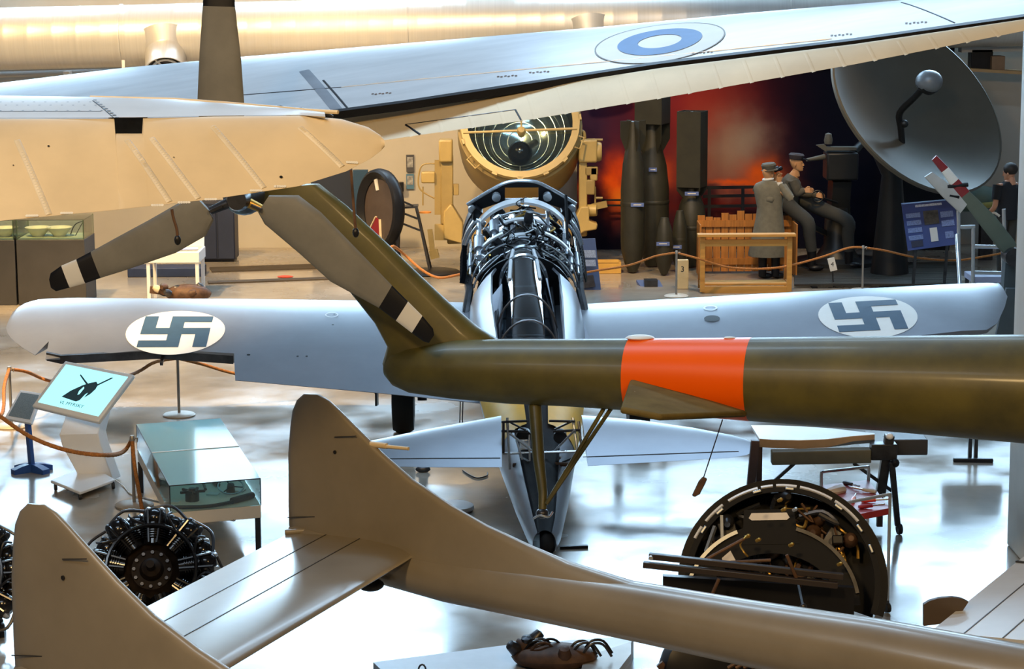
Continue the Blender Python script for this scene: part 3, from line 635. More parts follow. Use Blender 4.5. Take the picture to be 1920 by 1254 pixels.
for (x, y, r_) in ((527, 332, .009), (91, 274, .006), (326, 295, .004), (25, 310, .004)): EV.disc(EV.spix(x, y), 0, r_, .005, 10, 1).build('drain_hole', M['black'], ev, sharp=0)
st2 = R(3)
SB = Planform([(-160, 183), (0, 184), (170, 186), (330, 190), (450, 199), (560, 210), (610, 217)], [(-160, 222), (0, 221), (250, 220), (400, 217), (560, 215.5), (610, 219)], P(300, 214, 12.2) , sp2, V((0, -math.cos(st2), -math.sin(st2))), .07, .04)
sbp = SB.loft(SB.us(12)).build('stabilizer', M['rivet_white'], TPn, sharp=50)
mb = MB()
for j, (y0, x1) in enumerate(((191, 175), (197, 190), (207, 205))):
    for k in range(16):
        x = -20 + k * 21 + (10 if j % 2 else 0)
        if x > x1: break
        dd = SB.disc(SB.spix(x, y0), 0, .007, .003, 8, 1); mb.add(dd.v, dd.f)
for k in range(9):
    q = SB.spix(178 + k * 5.2, 187 + k * 4.1); dd = SB.disc(q, 0, .012, .003, 8, 1); mb.add(dd.v, dd.f)
mb.build('rivet_row', M['dsteel'], sbp, sharp=0, kind='stuff')
SB.strip(SB.spix(174, 188), SB.spix(214, 220), .008, .002).build('skin_joint', M['dsteel'], sbp)
SB.strip(SB.spix(-60, 208), SB.spix(190, 208), .005, .002).build('skin_joint', M['dsteel'], sbp)
MB().tube([SB.surf(u, SB.ch(u)[0] + .005, .004) for u in [SB.pix(x, 190)[0] for x in (170, 250, 330, 420, 500, 560, 606)]], .012, 6).build('leading_edge_strip', M['cream'], sbp)
MB().bar(P(205, 236, 12.3), P(275, 236, 12.35), .1, .12).build('hinge_spar', M['dsteel'], sbp)
for k, (x, y) in enumerate(((525, 205), (565, 209), (600, 214))): MB().tube(smooth([P(x - 22, y + 4, 12.5), P(x, y - 4, 12.5), P(x + 24, y + 6, 12.5)]), .012, 6).build('cable_sleeve', M['black'], sbp)
for pts in (((322, 392), (325, 408), (331, 428), (333, 446)), ((658, 318), (661, 360), (665, 410), (667, 432))):
    d = 11.55 if pts[0][0] < 400 else 11.95
    st_ = MB().tube(smooth([P(x, y, d) for x, y in pts]), .008, 7).build('static_strap', M['brown'], TPn)
    MB().ball(P(pts[-1][0], pts[-1][1] + 4, d), .018, 8, 6, (1, 1, 1.5)).build('strap_end', M['black'], st_)

# ================================================================== twin-boom jet, tail towards us on the left
vt = P(560, 1000, 14.2)
VJ = thing('twin_boom_jet', 'grey twin-boom jet with pointed tail fins joined by a broad tailplane', 'aircraft', (vt.x, vt.y, 0))
b0, b1 = P(560, 996, 14.2), P(1920, 1288, 11.3); bdir = (b1 - b0); bh = V((bdir.x, bdir.y, 0)).normalized(); bn = V((-bh.y, bh.x, 0))
def bx(px):      # parameter on the boom axis seen at pixel column px
    lo, hi = -.2, 1.6
    for _ in range(40):
        mid = (lo + hi) / 2
        if proj(b0 + bdir * mid)[0] < px: lo = mid
        else: hi = mid
    return lo
bax = bdir.normalized(); bup = bn.cross(bax).normalized()
if bup.z < 0: bup = -bup
secs = []
for (px, yt_, yb) in ((545, 985, 1000), (562, 980, 1014), (640, 995, 1052), (705, 1015, 1092), (840, 1038, 1130), (1010, 1060, 1165), (1200, 1090, 1205), (1400, 1122, 1250), (1640, 1157, 1302), (1920, 1206, 1368), (2200, 1252, 1432)):
    c0 = b0 + bdir * bx(px); d = c0.y; c = P(px, (yt_ + yb) / 2, d); r_ = (yb - yt_) / 2 / S(d); secs.append(ell(c, bn, bup, r_, r_, 30))
MB().loft(secs).build('tail_boom', M['vamp'], VJ)
FPp = ([((700, 1062), (1300, 1128), .22), ((640, 1040), (1190, 1092), .20), ((562, 1012), (1075, 1056), .17), ((548, 1000), (1000, 1024), .14), ((542, 985), (918, 986), .12), ((541, 950), (850, 948), .11), ((541, 900), (777, 900), .10), ((541, 850), (719, 850), .09), ((545, 800), (666, 798), .075), ((549, 770), (638, 770), .06), ((557, 750), (618, 751), .045), ((570, 738), (598, 739), .025)])
fo = b0
fin1 = [(PP(*a, fo, bn), PP(*b, fo, bn), t) for a, b, t in FPp]
f1 = lens(MB(), fin1, bn, 12).build('tail_fin', M['vamp'], VJ, sharp=60)
NEAR = PZ(28, 1246, fin1[4][0].z) - fin1[4][0]
f2 = lens(MB(), [(a + NEAR, b + NEAR, t) for a, b, t in fin1], bn, 12).build('tail_fin', M['vamp'], VJ, sharp=60)
secs2 = [[p + NEAR for p in s] for s in secs[:9]]
MB().loft(secs2).build('tail_boom', M['vamp'], VJ)
print('NEAR', NEAR, 'bn', bn, 'fin z', fin1[4][0].z, fin1[-1][0].z, 'top2', proj(fin1[-1][0] + NEAR))
z_t = fin1[4][0].z - .03
LEf, TEf = PZ(838, 1006, z_t), PZ(546, 998, z_t)
tvs = []
for t in (0, .25, .5, .75, 1): tvs.append((LEf + NEAR * t, TEf + NEAR * t, .11))
tlp = foil(MB(), tvs, V((0, 0, 1)), .1).build('tailplane', M['vamp'], VJ, sharp=50)
ch_ = (TEf - LEf)
for (c_, m_) in ((.42, 'dsteel'), (.70, 'dsteel')):
    MB().bar(LEf + ch_ * c_ + V((0, 0, .11 * yt(c_) + .001)), LEf + ch_ * c_ + NEAR + V((0, 0, .11 * yt(c_) + .001)), .006, .004).build('skin_joint', M[m_], tlp)
for (off) in (V((0, 0, 0)), NEAR):          # fillet where fin meets tailplane, on both faces
    for s in (-1, 1):
        pts = [LEf + ch_ * c_ + off + bn * (s * .055) + V((0, 0, .11 * yt(c_) + .01)) for c_ in (-.02, .1, .25, .45, .65, .85, 1.0)]
        MB().tube(smooth(pts, 4), [.02 + .036 * math.sin(math.pi * min(1, k / 18 + .12)) for k in range(25)], 10).build('fin_fillet', M['vamp'], VJ)
MB().tube([PP(688, 832, fo, bn), PP(725, 836, fo, bn), PP(725, 837, fo, bn), PP(766, 841, fo, bn)], [.02, .018, .012, .011], 10).build('pitot_tube', M['cream'], VJ)
for off in (V((0, 0, 0)), NEAR):
    q = PP(637, 845, fo, bn) - bn * .045 + off; MB().lathe([(0, 0), (.012, 0), (.012, .006), (0, .006)], frame(q, -bn), 12).build('fin_hole', M['black'], VJ)
    for (x0, x1, y) in ((636, 676, 817), (548, 645, 967)): MB().bar(PP(x0, y, fo, bn) - bn * .045 + off, PP(x1, y - 2, fo, bn) - bn * .045 + off, .004, .006).build('skin_joint', M['dsteel'], VJ)
q = P(695, 1096, 13.6); MB().ball(q, .06, 12, 8, (1.4, 1, .7)).build('tail_bumper', M['black'], VJ)
# outer wing beyond the far boom with its lowered airbrake plate
zw = 1.35
VP = [PZ(1745, 1184, zw), PZ(1790, 1148, zw), PZ(1905, 1055, zw), PZ(2060, 935, zw)]
VQ = [p + bh * 1.9 for p in VP]
wv = foil(MB(), [(b, a, .16) for a, b in zip(VP, VQ)], V((0, 0, 1)), .1).build('wing', mat('pale_lacquer', (.55, .55, .55), .35, .15, var=.06), VJ, sharp=50)
for t in (.1, .22): MB().bar(lerp(VP[0], VQ[0], t) + V((0, 0, .16 * yt(1 - t) + .002)), lerp(VP[3], VQ[3], t) + V((0, 0, .16 * yt(1 - t) + .002)), .006, .004).build('skin_joint', M['dsteel'], wv)
MB().bar(VP[2] + V((0, 0, .01)), VQ[2] + V((0, 0, .01)), .02, .01).build('skin_joint', M['dsteel'], wv)
fl = PZ(1772, 1150, zw).y
MB().prism([P(x, y, fl + .05) for x, y in ((1731, 1172), (1731, 1132), (1742, 1125), (1760, 1120), (1785, 1118), (1803, 1121), (1815, 1127), (1790, 1165))], V((0, .03, 0))).build('airbrake', mat('umber_plate', (.06, .042, .03), .5), VJ)
# ================================================================== things on the hall floor
ROPE = mat('orange_rope', (.42, .16, .035), .8, var=.35, scale=60)
POST = mat('post_metal', (.36, .34, .31), .35, .6, var=.08)
BASEC = mat('post_base', (.5, .44, .36), .5, .2, var=.06)
def stanchion(px, py, h, label, group):
    g = PZ(px, py); t = thing('rope_post', label, 'rope post', g, 0, group)
    MB().lathe([(0, .0), (.175, .0), (.18, .012), (.165, .025), (.03, .035), (0, .035)], Matrix.Translation(g), 28).build('base', BASEC, t)
    MB().lathe([(.016, .03), (.016, h - .05), (.026, h - .05), (.026, h - .02), (.018, h), (0, h)], Matrix.Translation(g), 14).build('pole', POST, t)
    MB().tube(smooth([g + V((.02, -.01, h - .035)), g + V((.05, -.01, h - .02)), g + V((.045, -.01, h - .06))], 3), .006, 6).build('hook', POST, t)
    return g + V((0, 0, h - .03))
def rope(pts, label, r=.018, group='barrier ropes'):
    pts = smooth(pts, 8); mb = MB(); c = pts[len(pts) // 2]
    mb.tube(pts, r, 10)
    # a spiral second strand laid round the rope gives it its twist
    L = [0]
    for a, b in zip(pts, pts[1:]): L.append(L[-1] + (b - a).length)
    n = int(L[-1] / .012); q = []; k = 0
    for i in range(n + 1):
        s = L[-1] * i / n
        while k < len(L) - 2 and L[k + 1] < s: k += 1
        f = (s - L[k]) / max(1e-6, L[k + 1] - L[k]); p = lerp(pts[k], pts[k + 1], f); t = (pts[k + 1] - pts[k]).normalized(); x = t.cross(V((0, 0, 1)))
        if x.length < .05: x = t.cross(V((0, 1, 0)))
        x.normalize(); y = t.cross(x); a = s * 2 * math.pi / .07
        q.append(p + (x * math.cos(a) + y * math.sin(a)) * r * .62)
    mb.tube(q, r * .55, 6)
    return one(mb, 'barrier_rope', ROPE, label, 'rope', c, group)
gp = 'rope posts'
pA = stanchion(336, 779, .67, 'rope post with round base standing below the left wing emblem', gp)
pB = stanchion(22, 800, .66, 'rope post behind the small blue-footed stand at the left edge', gp)
pC = stanchion(252, 948, .66, 'rope post beside the glass display case, behind the radial engine', gp)
rope([pB, P(50, 697, pB.y + .2), P(90, 713, pB.y + .5), P(170, 727, 23.0), P(252, 700, 24.0), P(290, 679, 24.3), pA], 'orange rope running behind the touch screen kiosk to the post under the left wing')
rope([pA, P(380, 683, 24.8), P(440, 700, 25.0), P(520, 712, 25.2), P(600, 700, 25.4)], 'orange rope running from the left wing post under the wing flap')
rope([pB, P(8, 725, pB.y - .5), P(4, 775, pB.y - 1.2), P(-30, 800, pB.y - 2.0)], 'orange rope dropping from the leftmost post at the picture edge')
rope([P(-60, 735, 19.2), P(0, 780, 18.9), P(60, 820, 18.7), P(130, 845, 18.6), P(200, 853, 18.6), P(232, 846, pC.y), pC], 'dark orange rope hanging in front of the touch screen kiosk')
rope([pC, P(252, 870, pC.y - .1), P(262, 930, pC.y - .4), P(272, 985, pC.y - .8)], 'orange rope falling from the post beside the glass case')

# ---- touch screen kiosk
KW = mat('kiosk_white', (.85, .85, .85), .35, var=.03); SCR = mat('lit_screen', (.2, .5, .55), .2, var=0, emit=(.32, .82, .90), es=1.0)
kg = PZ(158, 908); kt = thing('touch_screen_kiosk', 'white touch screen kiosk on wheels showing a fighter aircraft picture', 'kiosk', kg)
kTL, kTR, kBL = P(122, 676, kg.y + .25), P(251, 702, kg.y + .02), P(59, 761, kg.y - .02)
kn = (kTR - kTL).cross(kBL - kTL).normalized()
if kn.y > 0: kn = -kn
kBR = PP(184, 791, kTL, kn)
def kq(u, v, o=0): return lerp(lerp(kTL, kTR, u), lerp(kBL, kBR, u), v) + kn * o
MB().prism([kq(0, 0, -.03), kq(1, 0, -.03), kq(1, 1, -.03), kq(0, 1, -.03)], kn * .06).build('screen_housing', KW, kt, bevel=.012)
scr = MB().prism([kq(.05, .07, .001), kq(.95, .07, .001), kq(.95, .90, .001), kq(.05, .90, .001)], kn * .004).build('screen', SCR, kt)
PRT = mat('screen_dark', (.01, .015, .02), .3, var=0, emit=(.02, .05, .06), es=.4)
MB().prism([kq(u, v, .004) for u, v in ((.30, .70), (.36, .55), (.46, .40), (.53, .33), (.60, .28), (.65, .33), (.66, .42), (.64, .53), (.58, .66), (.53, .73))], kn * .001).build('aircraft_picture', PRT, scr)
MB().prism([kq(u, v, .004) for u, v in ((.54, .37), (.33, .20), (.335, .23), (.53, .40))], kn * .001).build('aircraft_picture', PRT, scr)
MB().prism([kq(u, v, .004) for u, v in ((.62, .35), (.75, .145), (.78, .145), (.64, .37))], kn * .001).build('aircraft_picture', PRT, scr)
MB().prism([kq(u, v, .0055) for u, v in ((.49, .42), (.51, .45), (.505, .58), (.485, .60), (.47, .52))], kn * .001).build('picture_highlight', SCR, scr)
MB().prism([kq(u, v, .0055) for u, v in ((.58, .56), (.60, .52), (.595, .66), (.565, .68))], kn * .001).build('picture_highlight', SCR, scr)
mt = Matrix((((kTR - kTL).normalized()), ((kTL - kBL).normalized()), kn)).transposed().to_4x4(); mt.translation = kq(.5, .80, .004)
text_mesh('screen_title', 'VL MYRSKY', .05, mt, PRT, scr, .0004)
ks = []
for (y, x0, x1, d, th) in ((776, 124, 193, kg.y + .05, .1), (815, 111, 184, kg.y - .08, .1), (835, 116, 188, kg.y - .07, .1), (902, 152, 212, kg.y + .1, .1)):
    a, b = P(x0, y, d), P(x1, y - 2, d); k_ = V((0, th * 1.6, 0)) + V((.05, 0, 0)); ks.append([a, b, b + k_, a + k_])
MB().loft(ks).build('bent_column', KW, kt, bevel=.008)
bz = .075
MB().prism([PZ(x, y, bz) for x, y in ((95, 903), (150, 925), (216, 901), (165, 872))], V((0, 0, .03))).build('foot_plate', KW, kt, bevel=.008)
for (x, y) in ((104, 905), (150, 922), (212, 902), (165, 876)):
    q = PZ(x, y, bz); q.z = .033; MB().lathe([(0, -.014), (.03, -.014), (.033, 0), (.03, .014), (0, .014)], frame(q, V((1, .3, 0))), 14).build('caster', M['rubber'], kt)
    MB().bar(q, q + V((0, 0, .04)), .02, .03).build('caster_fork', M['dsteel'], kt)
MB().tube(smooth([PZ(213, 897, .03), PZ(232, 912, .008), PZ(245, 926, .008), PZ(275, 935, .008)]), .006, 6).build('power_cable', M['white'], kt)

# ---- small reading stand with blue foot
BLU = mat('blue_stand', (.02, .07, .26), .4, var=.12)
g = PZ(60, 884); st = thing('reading_stand', 'small sloped reading stand with grey panel and blue cross foot', 'stand', g)
a, b, c_ = P(38, 731, g.y + .15), P(78, 737, g.y + .05), P(8, 784, g.y - .05); n_ = (b - a).cross(c_ - a).normalized(); d_ = PP(58, 793, a, n_)
if n_.z < 0: n_ = -n_
def rq(u, v, o=0): return lerp(lerp(a, b, u), lerp(c_, d_, u), v) + n_ * o
MB().prism([rq(0, 0, -.02), rq(1, 0, -.02), rq(1, 1, -.02), rq(0, 1, -.02)], n_ * .04).build('tray', KW, st, bevel=.006)
MB().prism([rq(.1, .08, .002), rq(.92, .08, .002), rq(.92, .9, .002), rq(.1, .9, .002)], n_ * .004).build('text_panel', mat('grey_text_panel', (.22, .27, .29), .3, var=.25, scale=120), st)
MB().bar(g + V((0, 0, .05)), rq(.6, .6, -.03), .06, .04).build('post', BLU, st)
for an in (35, 145, 215, 325):
    e = V((math.cos(R(an)), math.sin(R(an)), 0)); MB().loft([[g + e * r_ + e.cross(V((0, 0, 1))) * s * w_ + V((0, 0, z)) for s, z in ((-1, 0), (1, 0), (1, h), (-1, h))] for r_, w_, h in ((0, .035, .09), (.12, .04, .07), (.2, .045, .045))]).build('foot', BLU, st)

# ---- glass display case
def sheen_glass(name, col):
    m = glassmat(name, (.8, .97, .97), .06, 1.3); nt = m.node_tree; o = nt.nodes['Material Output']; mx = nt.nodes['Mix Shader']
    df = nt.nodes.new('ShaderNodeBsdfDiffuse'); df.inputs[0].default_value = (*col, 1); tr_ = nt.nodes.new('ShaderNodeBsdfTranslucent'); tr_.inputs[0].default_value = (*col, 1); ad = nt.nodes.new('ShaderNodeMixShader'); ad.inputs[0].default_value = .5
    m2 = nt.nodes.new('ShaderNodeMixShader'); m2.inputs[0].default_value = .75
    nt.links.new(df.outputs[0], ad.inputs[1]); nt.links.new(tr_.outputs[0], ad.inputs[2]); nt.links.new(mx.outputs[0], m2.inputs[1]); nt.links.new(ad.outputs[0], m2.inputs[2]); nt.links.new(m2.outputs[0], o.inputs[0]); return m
CASETOP = sheen_glass('cyan_sheen_glass', (.7, 1.0, 1.0))  # bright window reflection put into the pane as pale cyan diffuse colour
zt, zg, za = .64, .41, .30
cA, cB, cC, cD = PZ(256, 796, zt), PZ(413, 785, zt), PZ(488, 897, zt), PZ(318, 911, zt)
ctr = (cA + cB + cC + cD) / 4; dc = thing('display_case', 'low glass display case on metal legs with small aircraft parts inside', 'display case', (ctr.x, ctr.y, 0))
def dn(p, z): return V((p.x, p.y, z))
cs = [cA, cB, cC, cD]; CASEB = mat('case_board', (.78, .70, .58), .6, var=.05)
MB().prism([dn(p, (zg + za) / 2) for p in cs], V((0, 0, zg - za))).build('case_base', CASEB, dc, bevel=.004)
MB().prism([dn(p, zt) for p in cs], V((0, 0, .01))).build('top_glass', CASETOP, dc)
for i in range(4):
    p, q = cs[i], cs[(i + 1) % 4]; nn = (q - p).cross(V((0, 0, 1))).normalized()
    MB().prism([dn(p, zg), dn(q, zg), dn(q, zt - .008), dn(p, zt - .008)], nn * .006).build('side_glass', M['glass'], dc)
    MB().tube([dn(p, zt), dn(q, zt)], .005, 6).build('glass_edge', M['dsteel'], dc)
    MB().tube([dn(p, zg), dn(p, zt)], .005, 6).build('glass_edge', M['dsteel'], dc)
    l = lerp(p, ctr, .05); MB().bar(dn(l, 0), dn(l, za), .045, .045).build('leg', M['dsteel'], dc)
e1, e2 = lerp(cA, cD, .5), lerp(cB, cC, .5); MB().bar(dn(e1, zt + .006), dn(e2, zt + .006), .012, .01).build('top_joint', M['frame_white'], dc)
MB().bar(dn(lerp(cA, cD, .2), .05), dn(lerp(cC, cD, .3), za), .02, .02).build('cross_brace', M['steel'], dc)
def cp(u, v): q = lerp(lerp(cA, cB, u), lerp(cD, cC, u), v); return dn(q, zg)
o_ = cp(.3, .86); t = thing('crank_casting', 'dark machined casting inside the glass display case', 'aircraft part', o_)
MB().lathe([(0, 0), (.06, 0), (.06, .07), (.045, .09), (.03, .09), (.03, .11), (0, .11)], Matrix.Translation(o_), 18).build('body', M['dsteel'], t)
for k in range(5): MB().bar(o_ + V((0, 0, .08)), o_ + V((.11 * math.cos(k * 1.26), .11 * math.sin(k * 1.26), .085)), .02, .02).build('lug', M['black'], t)
o_ = cp(.76, .8); t = thing('spoked_ring', 'shiny spoked ring leaning inside the glass display case', 'aircraft part', o_)
rm = frame(o_ + V((0, 0, .06)), V((.1, -.4, .9))); MB().tube([rm @ V((.11 * math.cos(a_), .11 * math.sin(a_), 0)) for a_ in [k * math.pi / 12 for k in range(24)]], .008, 6, closed=True).build('rim', M['steel'], t)
for k in range(3): MB().tube([rm @ V((0, 0, 0)), rm @ V((.11 * math.cos(k * 2.09), .11 * math.sin(k * 2.09), 0))], .006, 6).build('spoke', M['dsteel'], t)
MB().lathe([(0, -.06), (.04, -.06), (.03, .02), (0, .03)], rm, 14).build('hub', M['dsteel'], t)
pts = [cp(.06, .96), cp(.4, .985), cp(.7, .955), cp(.96, .90)]; o_ = pts[1]
t = thing('control_lever', 'long black lever lying along the front of the display case', 'aircraft part', o_)
MB().tube(smooth([p + V((0, 0, .02)) for p in pts]), .016, 8).build('rod', M['black'], t); MB().tube([pts[2] + V((0, 0, .03)), pts[3] + V((0, 0, .03))], .028, 10).build('grip', M['black'], t)
for (u, v, w_, nm) in ((.08, .86, .13, 'white caption card beside the dark casting in the display case'), (.56, .80, .1, 'white caption card in the middle of the display case'), (.86, .78, .1, 'white caption card under the spoked ring in the display case')):
    o_ = cp(u, v); one(MB().box(o_ + V((0, 0, .006)), (w_, .08, .01), Matrix.Rotation(R(-10), 3, 'Z')), 'caption_card', M['white'], nm, 'card', o_)
o_ = cp(.45, .62); one(MB().tube(smooth([cp(.3, .6) + V((0, 0, .03)), cp(.42, .58) + V((0, 0, .05)), cp(.5, .66) + V((0, 0, .03)), cp(.5, .74) + V((0, 0, .015))]), .013, 8), 'bent_pipe', M['dsteel'], 'thin bent pipe at the back of the display case', 'aircraft part', o_)
o_ = cp(.64, .62); one(MB().tube([cp(.6, .58) + V((0, 0, .02)), cp(.66, .70) + V((0, 0, .02))], [.014, .022], 8), 'short_rod', M['dsteel'], 'short grey rod at the back of the display case', 'aircraft part', o_)

# ---- radial engines
def radial_engine(name, label, c, ax, r=.50, grp='radial engines'):
    t = thing(name, label, 'aircraft engine', (c.x, c.y, max(0, c.z - r)), 0, grp); F = frame(c, ax, V((1, 0, 0)))
    MB().lathe([(0, .2), (.03, .2), (.035, .12), (.07, .10), (.09, .04), (.15, .03), (.17, .0), (.22, -.02), (.23, -.18), (.2, -.22), (.2, -.36), (0, -.36)], F, 28).build('crankcase', mat('oily_brown', (.014, .009, .006), .6, 0, var=.5, scale=14, spec=.15), t)
    for k in range(12): MB().lathe([(0, 0), (.014, 0), (.014, .03), (0, .03)], F @ Matrix.Translation(V((.13 * math.cos(k * .524), .13 * math.sin(k * .524), .025))), 6).build('case_bolt', M['dsteel'], t)
    rn = random.Random(5)
    for row, (z, n, a0) in enumerate(((-.02, 9, 0), (-.17, 9, 20))):
        for k in range(n):
            a = R(a0 + 360 / n * k + 10); e = V((math.cos(a), math.sin(a), 0)); C = F @ Matrix.Translation(V((0, 0, z))) @ frame(V((0, 0, 0)), e, V((0, 0, 1)))
            prof = [(.078, .2)]
            for j in range(7): prof += [(.078, .24 + j * .018), (.1, .242 + j * .018), (.1, .248 + j * .018), (.078, .25 + j * .018)]
            prof += [(.095, .385), (.09, .44), (.05, .48), (0, .48)]
            cyl = MB().lathe(prof, C, 14).build('cylinder', M['blackgloss'], t)
            if row == 0 or True:
                for s in (-1, 1):
                    MB().ball(C @ V((0, s * .05, .46)), .036, 8, 6, (1.5, .8, 1), (C.to_3x3())).build('rocker_cover', M['dsteel'] if k % 2 else M['steel'], cyl)
                MB().tube([C @ V((.09, .03, .2)), C @ V((.085, .05, .45))], .011, 6).build('pushrod_tube', M['blackgloss'], cyl)
                MB().tube([C @ V((.09, -.03, .2)), C @ V((.085, -.05, .45))], .011, 6).build('pushrod_tube', M['blackgloss'], cyl)
    MB().tube([F @ V((.33 * math.cos(a), .33 * math.sin(a), .09)) for a in [k * math.pi / 16 for k in range(32)]], .014, 6, closed=True).build('ignition_ring', M['blackgloss'], t)
    for k in range(9):
        a = R(40 * k + 20); a2 = a + .25
        MB().tube(smooth([F @ V((.33 * math.cos(a), .33 * math.sin(a), .09)), F @ V((.4 * math.cos(a2), .4 * math.sin(a2), .13)), F @ V((.46 * math.cos(a2), .46 * math.sin(a2), .03))], 4), .009, 6).build('ignition_lead', M['black'], t)
        MB().tube(smooth([F @ V((.47 * math.cos(a), .47 * math.sin(a), -.02)), F @ V((.53 * math.cos(a + .3), .53 * math.sin(a + .3), -.06)), F @ V((.49 * math.cos(a + .62), .49 * math.sin(a + .62), -.04))], 4), .012, 6).build('intake_link', M['dsteel'], t)
    base = F @ V((0, 0, -.3)); f0 = V((base.x, base.y, 0))
    for s in (-1, 1): MB().bar(f0 + V((s * .3, -.1, .03)), base + V((s * .15, 0, -.1)), .05, .05).build('stand_leg', M['dsteel'], t)
    MB().bar(f0 + V((-.35, -.1, .025)), f0 + V((.35, -.1, .025)), .06, .05).build('stand_foot', M['dsteel'], t)
    return t
radial_engine('radial_engine', 'black radial engine standing in front of the glass display case', P(285, 1070, 16.4), V((.08, -.86, .5)), .5)
radial_engine('radial_engine', 'black radial engine cut off by the left edge behind the nearest tail fin', P(-82, 1080, 16.2), V((.15, -.86, .5)), .5)

# ---- engine bay section with black ring frame, on steel beams
rc = P(1467, 1092, 15.2)
RE = thing('engine_frame_section', 'black ring-framed engine section resting on dark steel beams', 'aircraft engine', (rc.x, rc.y, 0))
rax = V((-.10, -.93, .36)).normalized(); RF = frame(rc, rax, V((1, 0, 0)))
def rp(r_, a, z=0): return RF @ V((r_ * math.cos(R(a)), r_ * math.sin(R(a)), z))
def rband(r0, r1, z0, z1, a0, a1, name, m, n=40, par=RE):
    return MB().loft([[rp(r0, lerp(a0, a1, k / n), z0), rp(r1, lerp(a0, a1, k / n), z0), rp(r1, lerp(a0, a1, k / n), z1), rp(r0, lerp(a0, a1, k / n), z1)] for k in range(n + 1)]).build(name, m, par)
RR = .72
rband(RR - .05, RR, -.30, .0, -20, 200, 'outer_ring', M['blackgloss'])
rband(RR - .09, RR - .05, -.04, .0, -20, 200, 'ring_flange', mat('matt_black', (.006, .006, .007), .85))
rband(0.02, RR - .06, -.30, -.27, -20, 200, 'back_plate', mat('matt_black', (.0035, .0035, .004), .7, var=.3, spec=.05))
for (a0, a1) in ((58, 78), (80, 92), (94, 101), (103, 122), (126, 140), (38, 56), (144, 152)):
    MB().loft([[rp(RR - .05, lerp(a0, a1, k / 8), .012), rp(RR + .004, lerp(a0, a1, k / 8), -.035), rp(RR - .008, lerp(a0, a1, k / 8), -.05), rp(RR - .06, lerp(a0, a1, k / 8), -.005)] for k in range(9)]).build('ring_highlight', M['frame_white'], RE)  # cool highlights along the ring's top, painted as white strips
for a in (52, 84, 104, 34, 20, 130, 145): MB().box(rp(RR - .07, a, .015), (.06, .02, .03), RF.to_3x3() @ Matrix.Rotation(R(a + 90), 3, 'Z')).build('ring_clip', M['steel'], RE, bevel=.005)
# inner half-moon frame standing forward
IFo = V((-.08, -.17, 0)); 
def ip(x, y, z=.12): return RF @ V((x + IFo.x, y + IFo.y, z))
hm = [(.60 * math.cos(R(a)), .56 * math.sin(R(a))) for a in range(0, 181, 9)]; hi_ = [(.45 * math.cos(R(a)), .36 * math.sin(R(a))) for a in range(180, -1, -9)]
MB().prism([ip(x, y) for x, y in hm + hi_], rax * .03).build('half_moon_frame', mat('matt_black', (.006, .006, .007), .85), RE)
for (a0, a1) in ((8, 72), (112, 165)):
    MB().loft([[ip(.60 * math.cos(R(a)), .56 * math.sin(R(a)), .11), ip(.60 * math.cos(R(a)), .56 * math.sin(R(a)), .16), ip(.575 * math.cos(R(a)), .535 * math.sin(R(a)), .16), ip(.575 * math.cos(R(a)), .535 * math.sin(R(a)), .11)] for a in [lerp(a0, a1, k / 16) for k in range(17)]]).build('frame_rim', M['steel'] if a0 > 90 else M['dsteel'], RE)
MB().prism([ip(x, y, .13) for x, y in ((-.19, .42), (-.17, .66), (.17, .66), (.2, .42))], rax * .02).build('slotted_plate', mat('matt_black', (.006, .006, .007), .85), RE)
MB().prism([ip(x, y, .145) for x, y in ((-.14, .60), (-.12, .635), (.12, .635), (.14, .60), (.12, .585), (-.12, .585))], rax * .012).build('slot_lip', mat('pale_plate', (.5, .5, .55), .3, .3), RE)
MB().prism([ip(x, y, .142) for x, y in ((-.33, .33), (-.27, .38), (-.235, .31), (-.25, .28), (-.32, .285))], rax * .01).build('inspection_plate', mat('pale_plate', (.5, .5, .55), .3, .3), RE)
MB().bar(rp(.60, 139, .01), rp(.56, 158, .06), .02, .03).build('brace', M['steel'], RE); MB().bar(rp(.62, 131, .01), rp(.46, 152, .06), .02, .03).build('brace', M['steel'], RE)
b0_, b1_ = P(1206, 1058, 14.75), P(1571, 1097, 14.55)
for k, (o, h) in enumerate(((V((0, 0, 0)), .04), (V((.04, .03, .05)), .04))):
    MB().bar(b0_ + o, b1_ + o, .05, h).build('steel_beam', mat('umber_beam', (.028, .02, .018), .45), RE, bevel=.004)
MB().lathe([(0, 0), (.014, 0), (.014, .03), (0, .03)], frame(b0_ + V((.05, .0, .05)), V((0, -1, 0))), 12).build('bolt', M['steel'], RE)
MB().prism([P(1243, 1078, 14.9), P(1243, 1150, 14.9), P(1600, 1190, 14.7), P(1600, 1100, 14.7)], V((0, .06, 0))).build('lower_panel', M['black'], RE)
rn = random.Random(11)
for k in range(64):
    a = rn.uniform(15, 165); r_ = rn.uniform(.1, .58); z = rn.uniform(-.2, -.02); p = [rp(r_, a, z)]
    for j in range(3): a += rn.uniform(-18, 18); r_ = min(.6, max(.08, r_ + rn.uniform(-.1, .1))); z = min(.04, z + rn.uniform(-.03, .06)); p.append(rp(r_, a, z))
    MB().tube(smooth(p, 4), rn.choice((.008, .012, .018)), 6).build('engine_pipe', M[rn.choice(('blackgloss', 'blackgloss', 'dsteel', 'brown', 'brown', 'brass'))], RE)
